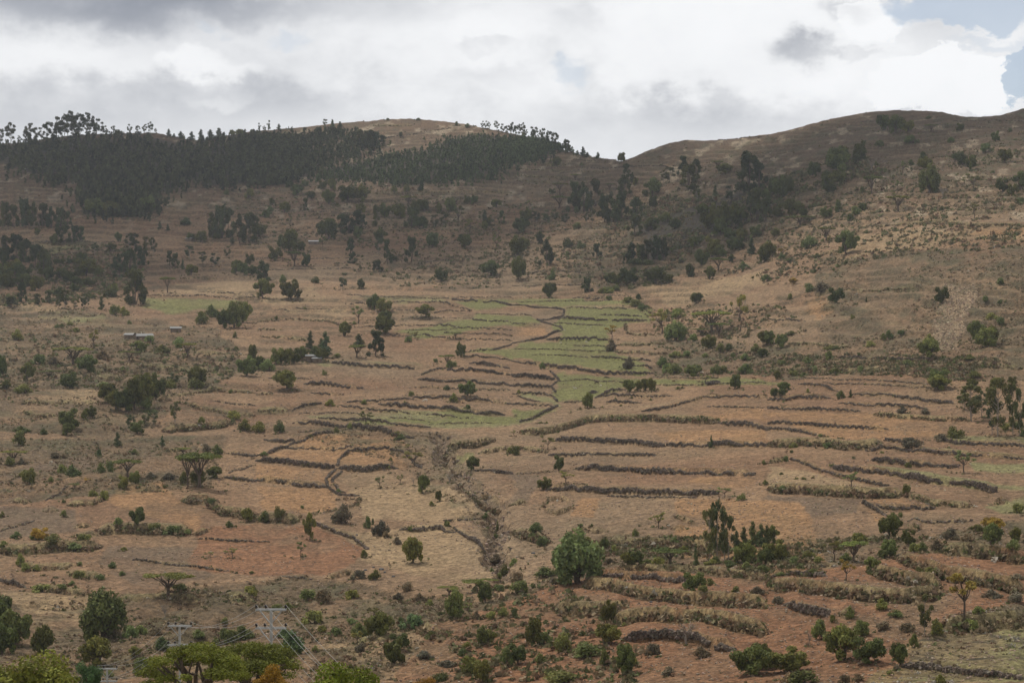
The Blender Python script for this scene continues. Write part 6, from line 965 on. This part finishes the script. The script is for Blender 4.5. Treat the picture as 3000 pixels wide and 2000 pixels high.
# ---------------------------------------------------------------- labels
LM = [(150, 340, 'on the skyline of the left hill top'), (420, 380, 'on the skyline right of the tall left grove'), (620, 390, 'on the skyline saddle of the left hill'), (900, 370, 'on the ridge line left of the summit field'), (1050, 420, 'in the dark clump left of the summit field'), (1240, 350, 'on the summit field of the middle hill'),
      (1460, 360, 'on the right shoulder of the middle hill'), (1580, 390, 'on the ridge descending to the pass'), (1700, 460, 'on the last slope before the pass'), (1820, 470, 'on the skyline in the pass'), (2600, 380, 'in the clump under the right hill top'), (2800, 370, 'near the right hill skyline'), (2900, 450, 'high on the right hill near the edge'),
      (80, 640, 'in the dark belt below the left wood'), (200, 690, 'beside the olive field at far left'), (330, 620, 'at the lower tip of the left wood'), (560, 600, 'by the pale eroded bank below the left wood'), (660, 690, 'in the dark grove on the upper left slope'), (60, 780, 'in the dense dark grove at the left edge'), (250, 790, 'along the hedged plots at the left'),
      (390, 760, 'around the tall dark grove left of centre'), (400, 860, 'at the left end of the oblong green field'), (120, 880, 'on the small plots at the left edge'), (520, 760, 'on the brown slope above the oblong green field'), (680, 800, 'right of and above the oblong green field'), (690, 950, 'at the right end of the oblong green field'), (790, 860, 'at the track bend in the left middle'),
      (850, 540, 'on the slope left of the round tree cluster'), (1030, 570, 'in the round tree cluster below the plantation'), (900, 700, 'around the tin shed'), (1030, 660, 'on the hillside right of the tin shed'), (1150, 620, 'in the dark tree row at upper middle'), (1250, 650, 'in the middle of the upper terraces'), (1350, 600, 'on the slope below the pale eroded strips'), (1420, 640, 'on the thin green line in the upper middle'),
      (1040, 780, 'on the bare brown slope under the tin shed'), (1230, 780, 'on the brown slope above the terraced fields'), (1400, 760, 'on the scrubby slope above the pasture, left part'), (1540, 780, 'on the scrubby slope above the pasture, middle part'), (1600, 860, 'at the slope foot just above the pasture'), (1700, 560, 'in the tall grove below the pass'), (1600, 640, 'along the hedge row below the tall grove'), (1790, 640, 'in the dark grove at the valley head'),
      (1830, 530, 'beside the tall conifer under the pass'), (1920, 560, 'right of the tall conifer under the pass'), (2020, 510, 'on the right slope terraces below the skyline'), (2190, 540, 'around the huge dark tree on the right slope'), (2100, 650, 'in the scrubby draw of the right slope'), (2230, 620, 'in the dark ravine grove on the right slope'), (1900, 750, 'in the dense eucalyptus thicket of the valley head'), (1850, 830, 'under the dense eucalyptus thicket'),
      (2100, 740, 'on the bushy spur right of the thicket'), (2230, 730, 'on the upper part of the bushy spur'), (2450, 490, 'in the big dark trees of the upper ravine'), (2380, 560, 'in the ravine left of the umbrella acacia'), (2550, 560, 'around the umbrella acacia on the right slope'), (2720, 530, 'by the tall drooping tree on the right slope'), (2870, 530, 'on the rough slope at upper right'), (2950, 480, 'at the upper right edge'),
      (2400, 640, 'on the bushy ledge of the right hillside'), (2600, 620, 'around the wide acacia on the bare right slope'), (2850, 600, 'on the bare stony slope at right'), (2470, 740, 'beside the big round tree on the right hillside'), (2400, 820, 'on the scrubby rib of the right hillside'), (2480, 870, 'on the brown slope before the round bush'), (2750, 850, 'beside the pale scree'), (2880, 980, 'around the double-crowned tree by the scree'), (2720, 1030, 'at the foot of the pale scree'),
      (1950, 880, 'on the scrub bank right of the upper pasture'), (1930, 970, 'beside the dark tree right of the upper pasture'), (1800, 990, 'by the orange-brown tree at the pasture edge'), (2100, 950, 'around the large acacias right of the pasture'), (2200, 880, 'on the hillside above the large acacias'), (2250, 1000, 'on the bushy slope right of the large acacias'), (2050, 1080, 'in the green thicket right of the lower pasture'), (2250, 1080, 'on the bushy terraces in the right middle'), (2450, 1050, 'on the scrubby terraces right of centre'), (1850, 1060, 'on the narrow terraces right of the middle pasture'),
      (2600, 1090, 'above the long terraces at right'), (1100, 900, 'in the dark tree line across the terraced fields'), (1020, 960, 'on the terraces left of the dark tree line'), (1250, 910, 'on the field right of the dark tree line'), (1080, 1030, 'at the foot of the dark tree line'), (900, 1040, 'in the dark mango grove'), (750, 1060, 'at the left end of the mango grove'), (1320, 1060, 'at the left tip of the middle pasture'), (1200, 980, 'beside the small green strips'),
      (840, 1120, 'on the tan field under the mango grove'), (1370, 1150, 'among the dark parallel walls'), (1600, 1090, 'by the wall under the middle pasture'), (1720, 1180, 'at the tip of the lower pasture'), (1860, 1140, 'in the dark tree row by the lower pasture'), (2130, 1130, 'on the narrow green strip'), (2300, 1150, 'on the field right of the narrow green strip'), (2480, 1160, 'by the thick wall on the right fields'),
      (220, 1050, 'around the flat acacias at the left'), (60, 1100, 'in the scrub at the left edge'), (400, 1110, 'in the big dark tree cluster on the left'), (560, 1110, 'right of the big dark tree cluster'), (400, 1030, 'below the white huts'), (540, 1040, 'by the green acacia right of the white huts'), (200, 1250, 'beside the rounded bush at the left'), (400, 1250, 'around the slim eucalyptus trees on the left field'), (650, 1230, 'along the bank in the left middle'), (900, 1220, 'on the left terraces above the green band'), (1150, 1220, 'by the wide green band'),
      (60, 1330, 'on the scrubby slope at the left edge'), (220, 1390, 'on the bushy slope in the left middle'), (380, 1400, 'by the olive flat acacia on the left'), (570, 1400, 'around the large dark acacia on the left'), (720, 1330, 'on the orange fields left of the curved path'), (900, 1330, 'on the orange fields by the curved path'), (1180, 1330, 'by the head of the gully'), (1050, 1440, 'on the rounded tan field left of the gully'), (1220, 1430, 'between the rounded tan field and the gully'), (1350, 1380, 'on the right bank of the gully'), (1400, 1500, 'in the lower part of the gully'),
      (1600, 1270, 'on the brown terraces right of the gully'), (1590, 1420, 'at the left end of the lowest long wall'), (1600, 1480, 'around the sunken earth patch'), (1850, 1250, 'under the long curving bank'), (1850, 1380, 'by the long wall in the middle right'), (2080, 1290, 'by the long wall on the right'), (2150, 1440, 'at the right end of the lowest long wall'), (1930, 1530, 'beside the small tree above the eroded hollow'), (2300, 1200, 'on the orange terraces at right'), (2500, 1230, 'on the far right terraces'), (2450, 1320, 'on the stony field by the diagonal wall'), (2500, 1430, 'on the tan field by the thick brushy bank'),
      (2700, 1330, 'on the yellow-green strip at right'), (2820, 1380, 'by the dry tree at right'), (2850, 1220, 'in the tall eucalyptus group at the right edge'), (2950, 1240, 'at the right edge beside the eucalyptus trees'), (2700, 1480, 'on the small fields at lower right'), (2900, 1480, 'by the eroded pit at the right edge'), (100, 1590, 'around the orange tree on the left bank'), (400, 1550, 'on the brushy bank across the left field'), (200, 1680, 'on the lower left field'), (490, 1740, 'around the solitary flat acacia'), (300, 1800, 'beside the huge weeping tree at lower left'),
      (120, 1880, 'in the dark trees at the lower left corner'), (400, 1900, 'behind the smallest power pole'), (600, 1880, 'behind the middle power pole'), (640, 1600, 'on the large reddish field'), (780, 1520, 'on the brushy bank above the reddish field'), (900, 1560, 'at the upper corner of the reddish field'), (1000, 1500, 'on the bank right of the curved path'), (1080, 1650, 'at the right corner of the reddish field'), (1210, 1600, 'beside the lone round tree on the pale slope'), (950, 1750, 'on the dark brushy bank at bottom centre'), (1200, 1740, 'at the right end of the dark brushy bank'),
      (880, 1880, 'behind the large power pole'), (1100, 1840, 'beside the leaning round tree at bottom centre'), (1160, 1920, 'around the big dark bush at the bottom centre'), (1350, 1800, 'in the bushes at the foot of the gully'), (1380, 1900, 'on the bushy slope at bottom centre'), (1450, 1700, 'where the gully meets the bushes'), (1690, 1600, 'around the big weeping pepper tree'), (1560, 1700, 'left of the big weeping pepper tree'), (1850, 1640, 'on the bushy bank right of the pepper tree'), (2000, 1650, 'by the feathery green acacia'), (2090, 1600, 'in the tall eucalyptus group at lower right'), (2220, 1580, 'in the blue-green pointed clump'),
      (2200, 1650, 'below the blue-green pointed clump'), (1790, 1800, 'around the dark-topped tree on the orange field'), (1600, 1850, 'in the bushes at bottom middle'), (1800, 1900, 'in the green bushes right of bottom middle'), (2030, 1740, 'by the dark egg-shaped bush'), (2000, 1880, 'around the bare tree'), (2200, 1950, 'by the big green bush right of bottom middle'), (1700, 1970, 'on the bottom edge right of the middle'), (2400, 1640, 'by the gnarled dark tree on the right bank'), (2480, 1660, 'on the orange terraces at lower right'), (2600, 1580, 'below the small fields at lower right'),
      (2720, 1600, 'in the dry thicket at lower right'), (2920, 1600, 'by the bright tree at the lower right edge'), (2480, 1860, 'in the big green trees at bottom right'), (2370, 1860, 'by the dead stump at bottom right'), (2620, 1920, 'beside the small round bush at the grass edge'), (2330, 1960, 'in the bottom right bushes'), (2700, 1800, 'by the slim dark tree at bottom right'), (2830, 1780, 'beside the big orange-brown tree'), (2950, 1750, 'in the pale scrub at the right edge'), (2750, 1700, 'in the pale brush at lower right'), (2800, 1950, 'on the tufted grass field')]
KW = {'r': 'rounded leafy tree', 'p': 'weeping grey-green tree', 'e': 'slender eucalyptus', 'E': 'dense dark eucalyptus', 'a': 'flat-topped acacia', 't': 'small open-branched tree', 'k': 'pointed dark tree', 'x': 'bare leafless tree', 'b': 'green shrub', 'd': 'dry brown shrub', 'g': 'blue-green shrub', 'o': 'orange-tinted round tree', 'O': 'orange-brown open tree',
      'Ws': 'dark stone terrace wall', 'WS': 'thick dry stone wall', 'Wt': 'thin line of field stones'}
CNT = ['', 'second ', 'third ', 'fourth ', 'fifth ', 'sixth ', 'seventh ', 'eighth ', 'ninth ', 'tenth ', 'eleventh ', 'twelfth ', 'thirteenth ']
def nth(n_, tot, A_, B_):
    if n_ <= tot // 2: return (CNT[n_] + 'from ' + A_) if n_ else A_ + 'most'
    m_ = tot - 1 - n_; return (CNT[m_] + 'from ' + B_) if m_ else B_ + 'most'
LMA = np.array([(a, b_) for a, b_, _ in LM], float)
bins = {}
for th in things:
    _, k, u, v, h, w = th
    q = int(np.argmin((LMA[:, 0] - u) ** 2 + ((LMA[:, 1] - v + (0 if k[0] == 'W' else min(h, 12) * 2)) * 1.4) ** 2)); bins.setdefault((k, q), []).append(th)
for (k, q), L_ in bins.items():
    place = LM[q][2]; base = KW[k]
    if k[0] == 'W':
        L_.sort(key=lambda a: a[3])
        for n_, a in enumerate(L_): a[0]['label'] = (base + ' ' + place) if len(L_) == 1 else '%s, %s, %s' % (base, nth(n_, len(L_), 'top', 'bottom').replace('topmost', 'topmost'), place)
        continue
    L_.sort(key=lambda a: a[2])
    if len(L_) > 1:
        hs = sorted(L_, key=lambda a: -a[4])
        if hs[0][4] > 1.25 * hs[1][4]:
            hs[0][0]['label'] = 'tallest %s %s' % (base, place); L_ = [a for a in L_ if a is not hs[0]]; base = 'smaller ' + base.replace('small ', '')
    for n_, a in enumerate(L_): a[0]['label'] = (base + ' ' + place) if len(L_) == 1 else '%s, %s, %s' % (base, nth(n_, len(L_), 'left', 'right'), place)
for a in things:
    if len(a[0]['label'].replace('-', ' ').split()) > 16: print('LONG', a[0]['label'])
GR = {'r': 'rounded trees of the valley', 'e': 'slender eucalyptus trees', 'E': 'dense eucalyptus trees', 'a': 'flat-topped acacias', 't': 'small open trees', 'k': 'pointed dark trees', 'b': 'green shrubs on the slopes', 'd': 'dry shrubs', 'Ws': 'dry stone terrace walls', 'WS': 'thick dry stone walls', 'Wt': 'thin stone lines', 'p': 'weeping pepper trees', 'x': 'bare trees', 'g': 'blue-green shrubs', 'o': 'orange-tinted trees', 'O': 'orange-brown trees'}
for a in things: a[0]['group'] = GR[a[1]]
print('things', len(things), 'tufts', len(TF))
